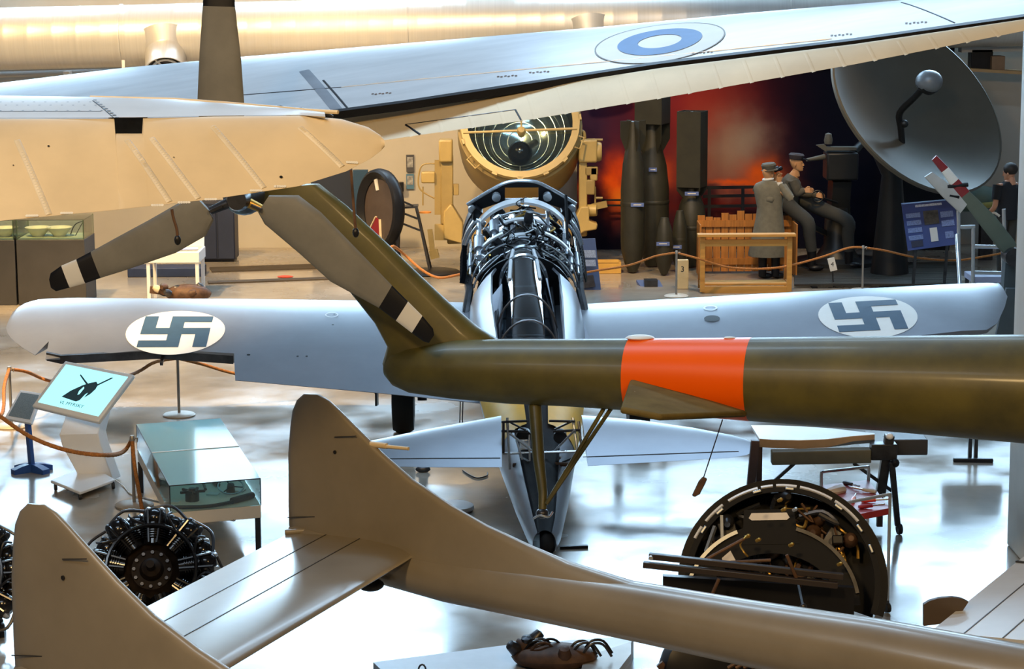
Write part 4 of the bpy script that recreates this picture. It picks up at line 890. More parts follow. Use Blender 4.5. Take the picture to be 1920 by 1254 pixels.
for k in range(26):
    a = rn.uniform(10, 170); r_ = rn.uniform(.15, .6); p = rp(r_, a, rn.uniform(-.2, -.05))
    if k % 2: MB().lathe([(0, 0), (.05, 0), (.055, .04), (.035, .1), (.02, .12), (0, .12)], frame(p, rax + V((rn.uniform(-.4, .4), 0, rn.uniform(-.4, .4)))), 12).build('engine_accessory', M[rn.choice(('blackgloss', 'dsteel', 'brown', 'black'))], RE)
    else: MB().box(p, [rn.uniform(.05, .13) for _ in range(3)], RF.to_3x3() @ Matrix.Rotation(rn.uniform(0, 3), 3, 'Z')).build('engine_accessory', M[rn.choice(('blackgloss', 'dsteel', 'black'))], RE, bevel=.008)
for (x, y, m_) in ((1463, 937, 'brass'), (1470, 955, 'brass'), (1491, 955, 'steel'), (1484, 1021, 'brass'), (1575, 1057, 'brass'), (1402, 1005, 'brass'), (1422, 1012, 'brass')):
    MB().lathe([(0, -.02), (.012, -.02), (.014, .01), (.008, .02), (0, .02)], frame(P(x, y, 14.95), V((.6, -.6, .5))), 10).build('fitting', M[m_], RE)
for (x0, y0, x1, y1, d) in ((1325, 1048, 1395, 1010, 14.85), (1370, 1054, 1445, 1050, 14.85), (1475, 1040, 1500, 1100, 14.6), (1335, 1115, 1348, 1085, 14.6)): MB().tube([P(x0, y0, d), P(x1, y1, d)], .012, 8).build('control_rod', M['brown'], RE)
MB().tube(smooth([P(1400, 1005, 14.9), P(1388, 1020, 14.85), P(1395, 1035, 14.8), P(1402, 1043, 14.8)], 4), .007, 6).build('copper_pipe', M['brass'], RE)
MB().bar(P(1497, 1098, 14.5), P(1506, 1140, 14.2), .015, .015).build('hanging_rod', M['black'], RE); MB().ball(P(1506, 1137, 14.2), .024, 10, 6).build('rod_end', M['dsteel'], RE)

# ---- trestle with curved cowling panel
tg = PZ(1686, 1002); TD = tg.y
TT = thing('work_trestle', 'dark steel trestle on casters standing behind the tool trolley', 'trestle', tg)
BRN = mat('brown_trestle', (.07, .04, .035), .5, var=.2)
MB().bar(P(1446, 857, TD + .1), P(1632, 853, TD + .1), .12, .12).build('cross_beam', mat('olive_grey_beam', (.14, .13, .09), .45, var=.15), TT, bevel=.01)
for (x0, y0, x1, y1, w_, d) in ((1416, 825, 1403, 960, .07, .0), (1424, 825, 1422, 960, .05, .25), (1668, 815, 1650, 930, .08, .1), (1672, 866, 1683, 985, .05, 0), (1490, 868, 1448, 905, .03, .1), (1600, 868, 1672, 920, .03, .1), (1632, 845, 1680, 845, .14, .1)):
    MB().bar(P(x0, y0, TD + d), P(x1, y1, TD + d), w_, w_).build('frame_member', BRN if x0 < 1430 else M['dsteel'], TT, bevel=.006)
for (x, y) in ((1403, 960), (1650, 930)):
    a = P(x, y, TD + (.0 if x < 1500 else .1)); MB().bar(a, V((a.x, a.y, .05)), .05, .05).build('leg', BRN, TT)
for p in (V((tg.x, tg.y, .05)),): 
    MB().lathe([(0, -.018), (.045, -.018), (.05, 0), (.045, .018), (0, .018)], frame(p, V((1, .2, 0))), 18).build('caster', M['rubber'], TT); MB().bar(p, P(1683, 985, TD), .03, .03).build('caster_fork', M['dsteel'], TT)
MB().ball(P(1678, 868, TD), .04, 10, 6).build('clamp_knob', M['black'], TT)
q = P(1500, 815, TD + .3); cwl = thing('cowling_panel', 'pale curved aircraft panel lying on the trestle under the helicopter boom', 'aircraft panel', q)
top = [(1408, 797), (1440, 797), (1500, 799), (1560, 803), (1602, 808), (1640, 812)]; bot = [(1424, 822), (1450, 824), (1500, 825), (1550, 823), (1600, 817), (1640, 814)]
MB().loft([[P(a[0], a[1], TD + .75), P(b[0], b[1], TD + .2), P(b[0], b[1] + 5, TD + .2), P(a[0], a[1] + 5, TD + .75)] for a, b in zip(top, bot)]).build('panel_skin', M['frame_white'], cwl)
MB().loft([[P(b[0], b[1] + 1, TD + .19), P(b[0], b[1] + 16 - (0 if b[0] < 1600 else 6), TD + .17), P(b[0], b[1] + 16, TD + .25), P(b[0], b[1] + 2, TD + .27)] for b in bot]).build('panel_edge', mat('brown_edge', (.2, .12, .06), .5, var=.2), cwl)
o_ = P(1700, 832, TD + .4); one(MB().box(o_, (.32, .3, .14)), 'parts_box', mat('dark_box', (.03, .03, .035), .5), 'dark box on the right end of the trestle', 'box', o_, bevel=.01)
o_ = P(1668, 818, TD + .05); one(MB().ball(o_, .035, 12, 8, (1, 1, .8)), 'work_lamp', M['frame_white'], 'small white lamp head on the trestle post', 'lamp', o_)

# ---- tool trolley
g0 = PZ(1652, 1122); TR_ = thing('tool_trolley', 'steel tube trolley with a red tray of tools beside the ring-framed engine', 'trolley', g0)
zt_ = .80; ta, tb, tc_, td_ = PZ(1540, 915, zt_), PZ(1628, 905, zt_), PZ(1668, 958, zt_), PZ(1585, 975, zt_)
MB().prism([ta, tb, tc_, td_], V((0, 0, .05))).build('tray', mat('red_tray', (.3, .02, .02), .4, var=.2), TR_)
MB().prism([p + V((0, 0, -.45)) for p in (ta, tb, tc_, td_)], V((0, 0, .02))).build('shelf', M['frame_white'], TR_)
for a, b, in ((tc_, td_), (ta, tb)):
    up = V((0, 0, .12)); MB().tube(smooth([V((a.x, a.y, .08)), V((a.x, a.y, .5)), a, a + up, a + up * 1.1 + (b - a) * .06, lerp(a, b, .5) + up * 1.1, b + up * 1.1 - (b - a) * .06, b + up, b, V((b.x, b.y, .5)), V((b.x, b.y, .08))], 5), .013, 8).build('tube_frame', M['steel'], TR_)
for p in (ta, tb, tc_, td_): MB().lathe([(0, -.016), (.038, -.016), (.04, 0), (.038, .016), (0, .016)], frame(V((p.x, p.y, .042)), V((1, .3, 0))), 16).build('caster', M['rubber'], TR_); MB().bar(V((p.x, p.y, .04)), V((p.x, p.y, .1)), .02, .03).build('caster_fork', M['dsteel'], TR_)
tools = [('red handled screwdriver lying at the near corner of the trolley tray', .75, .75, 'screwdriver', (.5, .02, .02)), ('orange handled tool lying across the middle of the trolley tray', .4, .6, 'tool', (.8, .15, .02)), ('bright wrench lying at the right of the trolley tray', .75, .4, 'wrench', (.6, .62, .66)),
         ('white cloth roll at the far left of the trolley tray', .15, .3, 'cloth', (.7, .7, .72)), ('dark pliers lying at the far edge of the trolley tray', .55, .15, 'pliers', (.03, .02, .03)), ('crimson handled tool at the front edge of the trolley tray', .6, .9, 'tool', (.35, .01, .03))]
for k, (lb, u, v, cat, col) in enumerate(tools):
    q = lerp(lerp(ta, tb, u), lerp(td_, tc_, u), v) + V((0, 0, .045)); e = V((math.cos(k * 1.3), math.sin(k * 1.3), .05)); t = thing(cat.replace(' ', '_') if cat != 'tool' else 'hand_tool', lb, cat, q)
    MB().tube([q - e * .09, q - e * .06, q + e * .02], [.014, .018, .014] if cat != 'cloth' else [.04, .045, .04], 8).build('handle', mat('tool_%d' % k, col, .4, var=.1), t)
    if cat != 'cloth': MB().tube([q + e * .02, q + e * .12], .007, 6).build('shaft', M['steel'], t)
    else: MB().tube([q + e * .02, q + e * .1], [.04, .03], 8).build('loose_end', mat('tool_%d' % k, col, .4, var=.1), t)

# ---- far stand feet, floor oddments
g = PZ(1825, 863); t = thing('display_stand', 'dark T-shaped stand foot with twin posts by the white column', 'stand', g)
MB().bar(PZ(1787, 862, .02), PZ(1862, 863, .02), .06, .04).build('foot', M['black'], t, bevel=.01)
for x in (1818, 1829): a = PZ(x, 862); MB().bar(a + V((0, 0, .02)), a + V((0, 0, .6)), .035, .035).build('post', M['dsteel'], t)
a = PZ(1824, 862); MB().prism([a + V((x, 0, z)) for x, z in ((-.3, .3), (.3, .3), (.3, .75), (-.3, .75))], V((0, .03, 0))).build('sign_board', M['blue2'], t)
o_ = PZ(850, 957); one(MB().lathe([(0, 0), (.17, 0), (.19, .02), (.185, .05), (.17, .06), (0, .06)], Matrix.Translation(o_), 32), 'white_disc', M['frame_white'], 'round white lid lying on the floor behind the tall tail fin', 'lid', o_)
o_ = PZ(793, 885); one(MB().ball(o_ + V((0, 0, .03)), .075, 14, 8, (1, .5, .45)), 'rubber_chock', M['dsteel'], 'small dark wheel chock on the floor below the left tailplane', 'chock', o_)
o_ = PZ(890, 890); one(MB().tube(smooth([PZ(868, 882, .01), PZ(880, 890, .01), PZ(895, 896, .01), PZ(912, 892, .01), PZ(914, 886, .02)]), .008, 6), 'loose_cable', M['dsteel'], 'thin loose cable curled on the floor below the left tailplane', 'cable', o_)
# ---- salvaged wreck on a pale plinth at the lower edge
pg = PZ(1010, 1262); pt = thing('salvage_plinth', 'pale low plinth under the brown salvaged engine parts at the lower edge', 'plinth', pg)
zp = .16; MB().prism([PZ(x, y, zp / 2) for x, y in ((700, 1262), (960, 1228), (1188, 1212), (1178, 1240), (1120, 1300), (760, 1320))], V((0, 0, zp))).build('slab', mat('pale_plinth', (.5, .5, .52), .4, var=.08), pt)
MB().prism([PZ(x, y, zp + .02) for x, y in ((1095, 1238), (1183, 1209), (1183, 1232), (1160, 1262), (1090, 1262))], V((0, 0, .05))).build('bent_sheet', mat('dull_sheet', (.35, .32, .28), .45, .3, var=.15), pt)
wk = PZ(1040, 1246, zp); ws = thing('salvaged_engine', 'rusty brown salvaged engine wreck lying at the lower edge', 'aircraft engine', wk)
rn = random.Random(21)
MB().ball(wk + V((0, 0, .06)), .2, 14, 8, (1.5, .9, .45)).build('crankcase', M['brown'], ws)
for k in range(9):
    p = wk + V((rn.uniform(-.28, .28), rn.uniform(-.12, .12), rn.uniform(.04, .13))); ax_ = V((rn.uniform(-1, 1), rn.uniform(-.4, .4), rn.uniform(.1, .8)))
    MB().lathe([(0, 0), (.045, 0), (.05, .04), (.035, .1), (0, .11)], frame(p, ax_), 10).build('broken_cylinder', M[rn.choice(('brown', 'brown', 'dsteel'))], ws)
for k in range(9):
    p = wk + V((rn.uniform(-.3, .2), rn.uniform(-.1, .1), .1)); MB().tube(smooth([p, p + V((.06, 0, .07)), p + V((.14, .02, .06)), p + V((.2, 0, -.02))], 4), .01, 6).build('bent_pipe', M[rn.choice(('brown', 'black', 'dsteel'))], ws)
q = PZ(822, 1256, .2); t = thing('finned_part', 'dark finned round part at the lower edge beside the pale plinth', 'aircraft part', q)
MB().lathe([(0, 0), (.07, 0), (.07, .06), (0, .07)], Matrix.Translation(q - V((0, 0, .1))), 18).build('body', M['black'], t)
for k in range(12): e = V((math.cos(k * .524), math.sin(k * .524), 0)); MB().bar(q - V((0, 0, .07)) + e * .06, q - V((0, 0, .05)) + e * .105, .012, .05).build('fin', M['dsteel'], t)
MB().tube([q + V((-.11 + .025 * math.cos(a_), 0, .0 + .04 * math.sin(a_))) for a_ in [k * .524 for k in range(12)]], .007, 6, closed=True).build('lifting_ring', M['dsteel'], t)
wg_ = P(1330, 1262, 14.2); t = thing('jet_main_wheel', 'black bulky undercarriage part below the jet boom at the lower edge', 'aircraft part', (wg_.x, wg_.y, 0))
MB().lathe([(0, -.12), (.24, -.13), (.32, -.09), (.34, 0), (.32, .09), (.24, .13), (0, .12)], frame(wg_, V((.2, -.9, .2))), 28).build('drum', M['black'], t)
for k in range(4): MB().tube([wg_ + V((.1 + .05 * k, -.2, .1)), wg_ + V((.3 + .06 * k, -.2, .22))], .012, 6).build('rod', M['brown'], t)
MB().bar(wg_ + V((-.2, -.1, -.05)), wg_ + V((-.33, -.1, .1)), .03, .05).build('red_bracket', M['brown'], t)
# ================================================================== far side of the hall
# ---- big ventilation duct with nozzles
dY = 37.9; dA, dB = P(-120, 76, dY), P(1960, 27, dY); dA.y = dB.y = dY
DU = thing('ventilation_duct', 'large round ventilation duct along the top of the far wall', 'duct', (dA + dB) / 2)
dr = .51; dax = (dB - dA).normalized(); Ld = (dB - dA).length
prof = []; nseg = 46
for k in range(nseg + 1): z = Ld * k / nseg; prof += [(dr, z), (dr + .0025, z + .02), (dr, z + .04)]
MB().lathe(prof, frame(dA, dax, V((0, 0, 1))), 40).build('duct_tube', M['duct'], DU)
for px in (230, 765, 1480):
    t_ = (P(px, 60, dY).x - dA.x) / (dB.x - dA.x); c = lerp(dA, dB, t_); MB().lathe([(dr, -.02), (dr + .018, -.02), (dr + .018, .02), (dr, .02)], frame(c, dax, V((0, 0, 1))), 40).build('seam_ring', M['duct'], DU)
for px in (310, 1101):
    t_ = (P(px, 60, dY).x - dA.x) / (dB.x - dA.x); c = lerp(dA, dB, t_); nd = V((.1, -.74, -.66)).normalized(); F = frame(c, nd, dax)
    noz = MB().lathe([(.52, .26), (.44, .36), (.35, .46), (.335, .48), (.335, .86), (.345, .88), (.33, .88), (.30, .76)], F, 36, caps=False).build('nozzle', M['duct'], DU)
    MB().lathe([(0, .76), (.29, .76), (.29, .79), (0, .79)], F, 30).build('nozzle_grille', M['dsteel'], noz)
    MB().tube([F @ V((.22 * math.cos(a), .22 * math.sin(a), .81)) for a in [k * math.pi / 12 for k in range(24)]], .02, 6, closed=True).build('grille_ring', M['frame_white'], noz)
    for k in range(3): a = k * 2.09; MB().tube([F @ V((0, 0, .81)), F @ V((.28 * math.cos(a), .28 * math.sin(a), .81))], .018, 6).build('grille_spoke', M['frame_white'], noz)
for px in (230, 1000):
    a = P(px, 75, 37.3); MB().bar(V((a.x, 37.3, 3.3)), V((a.x, 37.3, 2.78)), .05, .03).build('hanger_strap', M['frame_white'], DU); MB().bar(V((a.x, 37.3, 2.8)), V((a.x, YW, 2.8)), .05, .05).build('hanger_arm', M['frame_white'], DU)
pA_, pB_ = P(-100, 143, 38.7), P(420, 128, 38.7)
pp_ = one(MB().tube([pA_, pB_], .05, 12), 'wall_pipe', M['wall_grey'], 'grey pipe running along the far wall under the duct', 'pipe', pA_)
o_ = P(127, 140, 38.5); one(MB().box(o_, (.1, .3, .12)), 'pipe_bracket', M['frame_white'], 'small white bracket on the wall pipe at upper left', 'bracket', o_)

# ---- glass topped cabinets, far left
CABD = mat('dark_cabinet', (.045, .042, .04), .5, var=.12)
cz = .95; cd = PZ(80, 572).y
for k, (x0, x1, lb) in enumerate(((-130, 32, 'dark cabinet with glass top at the far left edge'), (34, 163, 'dark cabinet with glass top holding two lit bowls, beside the rotor blade tip'))):
    a, b = P(x0, 560, cd), P(x1, 560, cd); t = thing('glass_top_cabinet', lb, 'cabinet', ((a.x + b.x) / 2, cd + .4, 0)); w_ = b.x - a.x; cx_ = (a.x + b.x) / 2
    MB().box((cx_, cd + .4, cz / 2), (w_ - .01, .8, cz)).build('body', CABD, t, bevel=.006)
    for (c, s) in (((cx_, cd + .01, cz + .14), (w_ - .02, .012, .28)), ((cx_, cd + .79, cz + .14), (w_ - .02, .012, .28)), ((a.x + .012, cd + .4, cz + .14), (.012, .78, .28)), ((b.x - .012, cd + .4, cz + .14), (.012, .78, .28)), ((cx_, cd + .4, cz + .285), (w_ - .02, .8, .012))):
        MB().box(c, s).build('glass_panel', M['glass'], t)
    for x in (a.x + .02, b.x - .02):
        for y in (cd + .012, cd + .788): MB().bar((x, y, cz), (x, y, cz + .29), .012, .012).build('glass_edge', mat('glass_green', (.12, .16, .08), .2), t)
    MB().box((cx_, cd + .4, cz + .006), (w_ - .04, .76, .01)).build('lining', mat('lining_green', (.35, .36, .22), .7), t)
for k, (x, lb) in enumerate(((72, 'shallow lit bowl on the left inside the glass top cabinet'), (112, 'shallow lit bowl on the right inside the glass top cabinet'), (10, 'shallow bowl inside the cabinet at the far left edge'))):
    q = P(x, 455, cd + .35); q.z = cz + .012
    one(MB().lathe([(0, 0), (.08, 0), (.14, .07), (.19, .13), (.185, .135), (.13, .08), (.07, .015), (0, .015)], Matrix.Translation(q), 24), 'glass_bowl', mat('pale_bowl', (.75, .68, .5), .3), lb, 'bowl', q)
o_ = P(148, 440, cd + .4); o_.z = cz + .012; t = thing('wire_model', 'thin wire model at the right end of the glass top cabinet', 'model', o_)
MB().tube(smooth([o_ + V((-.12, 0, .02)), o_ + V((-.05, 0, .16)), o_ + V((.08, 0, .2)), o_ + V((.1, 0, .05))]), .008, 6).build('arch', M['dsteel'], t); MB().tube([o_ + V((-.05, 0, 0)), o_ + V((.06, 0, .19))], .006, 6).build('stay', M['dsteel'], t)

# ---- white table case and blue plinth behind rotor blade
g = PZ(372, 562); wd = g.y; t = thing('table_case', 'white flat table case on slim legs behind the lower rotor blade', 'display case', (P(325, 500, wd).x, wd + .3, 0))
x0, x1 = P(272, 500, wd).x, P(374, 500, wd).x; z0 = P(320, 492, wd).z
MB().box(((x0 + x1) / 2, wd + .35, z0 + .07), (x1 - x0, .7, .16)).build('case_box', M['frame_white'], t, bevel=.01)
MB().box(((x0 + x1) / 2, wd + .35, z0 + .155), (x1 - x0 - .06, .62, .012)).build('lid_glass', M['glass'], t)
MB().prism([V((lerp(x0, x1, u), wd + .35 + v, z0 + .164)) for u, v in ((.55, -.2), (.95, -.15), (.9, .1), (.5, .08))], V((0, 0, .004))).build('caption_sheet', mat('lilac_sheet', (.4, .4, .55), .5), t)
for x in (x0 + .04, x1 - .04):
    for y in (wd + .05, wd + .65): MB().bar((x, y, 0), (x, y, z0), .05, .05).build('leg', M['frame_white'], t)
MB().prism([V((x0 + .02, wd + .7, z0 + .1)), V((x1 - .02, wd + .7, z0 + .1)), V((x1 - .02, wd + .8, z0 + .45)), V((x0 + .35, wd + .8, z0 + .45))], V((0, .03, 0))).build('back_panel', M['frame_white'], t)
a, b = PZ(226, 531), PZ(372, 527); one(MB().box(((a.x + b.x) / 2, a.y + .9, .07), (b.x - a.x, .5, .14)), 'blue_plinth', mat('navy_plinth', (.02, .035, .09), .5), 'low navy plinth on the floor behind the white table case', 'plinth', V(((a.x + b.x) / 2, a.y + .9, 0)), bevel=.01)
g = PZ(345, 570); t = thing('wrecked_engine', 'brown wrecked engine lump on the floor in front of the white table case', 'aircraft engine', g); rn = random.Random(4)
MB().ball(g + V((.05, .1, .14)), .2, 12, 8, (1.7, .9, .7)).build('block', M['brown'], t)
for k in range(14): p = g + V((rn.uniform(-.35, .35), rn.uniform(-.1, .15), rn.uniform(.1, .26))); MB().lathe([(0, 0), (.05, 0), (.055, .05), (.03, .1), (0, .1)], frame(p, V((rn.uniform(-1, 1), rn.uniform(-.6, .2), rn.uniform(0, 1)))), 9).build('broken_part', M[rn.choice(('brown', 'brown', 'dsteel', 'cream'))], t)
MB().bar(g + V((-.5, .1, .2)), g + V((-.15, .1, .16)), .07, .1).build('stub', M['brown'], t)
g = PZ(410, 475); a, b = P(375, 440, 37.2), P(441, 440, 37.2)
t = thing('navy_cabinet', 'dark navy cabinet against the far wall under the cream tailplane', 'cabinet', ((a.x + b.x) / 2, 37.4, 0))
hz0 = P(400, 380, 37.2).z
MB().box(((a.x + b.x) / 2, 37.4, hz0 / 2 + .02), (b.x - a.x, .5, hz0 - .04)).build('body', mat('navy_panel', (.012, .018, .04), .5), t, bevel=.01)
for s in (-1, 1): MB().box(((a.x + b.x) / 2 + s * (b.x - a.x) / 4, 37.14, hz0 / 2), ((b.x - a.x) / 2 - .03, .02, hz0 - .12)).build('door', mat('navy_door', (.016, .024, .055), .5), t, bevel=.004)
MB().box(((a.x + b.x) / 2, 37.4, .02), (b.x - a.x - .06, .44, .04)).build('kick_plate', M['black'], t)
# floor rails / dark mats in the middle distance
for k, (x0, y0, x1, y1, w_, lb) in enumerate(((395, 507, 700, 497, .5, 'far dark floor mat strip left of the searchlight'), (390, 531, 705, 520, .22, 'near dark floor mat strip left of the searchlight'))):
    a, b = PZ(x0, y0), PZ(x1, y1); one(MB().bar(a + V((0, 0, .012)), b + V((0, 0, .012)), w_, .02), 'floor_mat', mat('dark_mat', (.06, .045, .03), .8, var=.2), lb, 'mat', (a + b) / 2)
o_ = PZ(535, 521); one(MB().ball(o_ + V((0, 0, .02)), .1, 12, 6, (1.3, .6, .22)), 'red_rag', mat('red_cloth', (.5, .06, .03), .8), 'small red rag on the floor below the rotor blade', 'cloth', o_)

# ---- blue and navy tall panels, big wheel, wall notices
for (x0, x1, y0, y1, d, m_, lb) in ((585, 660, 300, 440, 37.2, (.012, .018, .035), 'dark navy exhibition panel behind the tip of the tailplane'), (664, 690, 318, 445, 37.0, (.015, .05, .1), 'blue exhibition panel beside the big black wheel')):
    a, b = P(x0, y1, d), P(x1, y0, d); t = thing('exhibition_panel', lb, 'panel', ((a.x + b.x) / 2, d, 0))
    MB().box(((a.x + b.x) / 2, d, (.1 + b.z) / 2), (b.x - a.x, .08, b.z - .1)).build('board', mat('panel_%d' % x0, m_, .5, var=.1), t, bevel=.006)
    for s in (-1, 1): MB().bar(((a.x + b.x) / 2 + s * (b.x - a.x) * .4, d - .2, .03), ((a.x + b.x) / 2 + s * (b.x - a.x) * .4, d + .2, .03), .05, .06).build('foot', M['dsteel'], t); MB().bar(((a.x + b.x) / 2 + s * (b.x - a.x) * .4, d, .03), ((a.x + b.x) / 2 + s * (b.x - a.x) * .4, d, .15), .04, .04).build('leg', M['dsteel'], t)
wc = P(712, 392, 35.6); wx = V((-.84, -.54, .05)).normalized()
t = thing('roundel_wheel', 'large black-rimmed disc with dark red panel standing by the wall', 'wheel', (wc.x, wc.y, 0)); F = frame(wc, wx, V((0, 0, 1)))
rw = .62
MB().lathe([(rw - .14, .02), (rw - .04, .1), (rw, .08), (rw + .02, 0), (rw, -.08), (rw - .04, -.12), (rw - .14, -.1), (rw - .14, .02)], F, 40, caps=False).build('rim', M['black'], t)
MB().lathe([(0, .0), (rw - .13, .0), (rw - .13, -.04), (0, -.04)], F, 36).build('disc', mat('umber_disc', (.07, .05, .04), .5, var=.2), t)
def wq(r_, a, z=.01): return F @ V((r_ * math.cos(R(a)), r_ * math.sin(R(a)), z))
MB().prism([wq(.16, 150), wq(.44, 145), wq(.46, 165), wq(.46, 185), wq(.18, 190)], wx * .02).build('red_panel', mat('dark_red', (.22, .012, .02), .5), t)
for (a, b) in (((.15, 147), (.47, 142)), ((.47, 142), (.49, 165)), ((.49, 165), (.48, 190)), ((.16, 193), (.48, 190))): MB().bar(wq(*a, .015), wq(*b, .015), .035, .02).build('panel_border', M['cream'], t)
MB().prism([wq(.3, 20), wq(.3, 8), wq(.5, 12), wq(.5, 22)], wx * .02).build('white_tag', M['white'], t)
MB().bar((wc.x - .3, wc.y, .05), (wc.x + .4, wc.y + .2, .05), .3, .1).build('cradle', M['dsteel'], t)
for s in (-.2, .3): MB().bar((wc.x + s, wc.y + .1, .1), (wc.x + s * .8, wc.y + .05, wc.z - rw * .75), .06, .06).build('cradle_post', M['dsteel'], t)
for (x0, x1, y0, y1, m_, lb, nm) in ((762, 776, 290, 322, (.06, .06, .07), 'small dark framed picture on the far wall left of the searchlight', 'framed_picture'), (762, 776, 326, 354, (.07, .17, .28), 'small blue notice on the far wall under the dark picture', 'notice')):
    a, b = P(x0, y1, YW - .03), P(x1, y0, YW - .03); c = (a + b) / 2; t = thing(nm, lb, 'picture' if 'picture' in nm else 'notice', c)
    MB().box(c, (b.x - a.x, .03, b.z - a.z)).build('board', mat('notice_%d' % y0, m_, .5), t); MB().box(c + V((0, -.018, .02)), ((b.x - a.x) * .75, .006, (b.z - a.z) * .6)).build('print', mat('grey_print', (.3, .3, .3), .5, var=.5, scale=20), t)
a = P(752, 350, 38.9); one(MB().box(a, (.09, .12, .16)), 'wall_box', M['black'], 'small black box mounted on the wall beside the big wheel', 'box', a, bevel=.01)
g = PZ(775, 516); t = thing('tall_stool', 'tall dark metal step stand beside the big black wheel', 'step stand', g)
pt_ = lambda x, y, d=g.y: P(x, y, d)
for (x0, y0, x1, y1) in ((750, 388, 742, 500), (780, 386, 805, 505)): MB().bar(pt_(x0, y0), pt_(x1, y1), .035, .035).build('leg', M['dsteel'], t); MB().bar(pt_(x0, y0, g.y + .35), V((pt_(x1, y1).x, g.y + .6, .02)), .035, .035).build('leg', M['dsteel'], t)
MB().bar(pt_(746, 388, g.y + .15), pt_(784, 386, g.y + .15), .32, .03).build('top_step', M['dsteel'], t)
for (x0, y0, x1, y1) in ((752, 376, 775, 386), (752, 398, 783, 410), (752, 418, 788, 432)): MB().bar(pt_(x0, y0), pt_(x1, y1), .03, .03).build('rail', M['dsteel'], t)
g = PZ(800, 514); one(MB().lathe([(0, 0), (.42, 0), (.44, .02), (.4, .045), (0, .05)], Matrix.Translation(g + V((.1, .1, 0))), 30), 'black_round_base', M['black'], 'round black base plate on the floor left of the searchlight', 'base plate', g)

# ---- searchlight
YEL = mat('sand_yellow', (.33, .235, .085), .45, var=.12, scale=2.0); YEL2 = mat('pale_sand_yellow', (.46, .33, .12), .4, var=.08)
sd = 36.2; sc_ = P(975, 232, sd); sg = V((sc_.x, sd + .3, 0))
SL = thing('searchlight', 'large sand yellow searchlight on a yoke with glass front and parabolic mirror', 'searchlight', sg)
sn_ = V((.0, -math.cos(R(27)), math.sin(R(27)))); F = frame(sc_, sn_, V((1, 0, 0))); sr = .93
MB().lathe([(sr - .09, .06), (sr, .06), (sr + .02, .0), (sr, -.05), (sr + .06, -.08), (sr + .07, -.5), (sr + .04, -1.0), (sr - .25, -1.25), (.02, -1.35)], F, 48, caps=False).build('drum', YEL, SL)
MB().lathe([(sr - .095, -.02), (sr - .095, .075), (sr + .015, .075), (sr + .03, .02)], F, 48, caps=False).build('front_ring', YEL2, SL)
MB().lathe([(sr - .1, .0), (sr - .11, -.6)], F, 40, caps=False).build('drum_lining', M['black'], SL)
mir = mat('mirror_glass', (.42, .46, .44), .12, .9, var=.06)
MB().lathe([(.02, -.78), (.2, -.765), (.4, -.71), (.6, -.62), (.74, -.52), (.82, -.45)], F, 40, caps=False).build('mirror', mir, SL)
for k in range(5): MB().tube([F @ V(((.2 + .13 * k) * math.cos(a), (.2 + .13 * k) * math.sin(a), -.75 + .055 * k * k / 2.2)) for a in [j * math.pi / 16 for j in range(32)]], .006, 5, closed=True).build('mirror_ring', M['steel'], SL)
MB().lathe([(0, .012), (sr - .1, .012), (sr - .1, .004), (0, .004)], F, 40).build('front_glass', M['glass'], SL)
MB().tube([F @ V((-sr + .03, -.18, .08)), F @ V((sr - .03, -.12, .08))], .02, 8).build('cross_bar', YEL2, SL)
MB().lathe([(0, -.14), (.06, -.14), (.075, 0), (.05, .05), (0, .06)], F @ Matrix.Translation(V((.02, -.15, .08))), 16).build('bar_boss', YEL2, SL)
MB().ball(F @ V((.02, .02, .16)), .045, 10, 8).build('sight_knob', YEL2, SL); MB().tube([F @ V((.02, -.14, .1)), F @ V((.02, .02, .16))], .014, 6).build('sight_stem', YEL2, SL)
MB().ball(F @ V((.0, -.42, -.2)), .2, 18, 12, (1, 1.1, 1)).build('arc_lamp', M['blackgloss'], SL); MB().tube([F @ V((.0, -.4, -.2)), F @ V((.25, -.12, -.5))], .06, 10).build('lamp_arm', M['dsteel'], SL); MB().tube([F @ V((0, -.5, -.3)), F @ V((0, -.82, -.45))], .012, 6).build('lamp_support', M['steel'], SL)
for a in (200, 222, 245, 270, 295, 318, 340, 5, 28, 178, 160):
    c = F @ V(((sr + .02) * math.cos(R(a)), (sr + .02) * math.sin(R(a)), .04)); e = F.to_3x3() @ V((math.cos(R(a)), math.sin(R(a)), 0)); f_ = F.to_3x3() @ V((-math.sin(R(a)), math.cos(R(a)), 0))
    if a in (222, 340, 28, 178): MB().tube([c - f_ * .1, c - f_ * .1 + e * .09, c + f_ * .1 + e * .09, c + f_ * .1], .014, 6).build('ring_handle', YEL2, SL)
    else: MB().box(c, (.05, .09, .07), F.to_3x3() @ Matrix.Rotation(R(a), 3, 'Z')).build('ring_clamp', YEL2, SL)
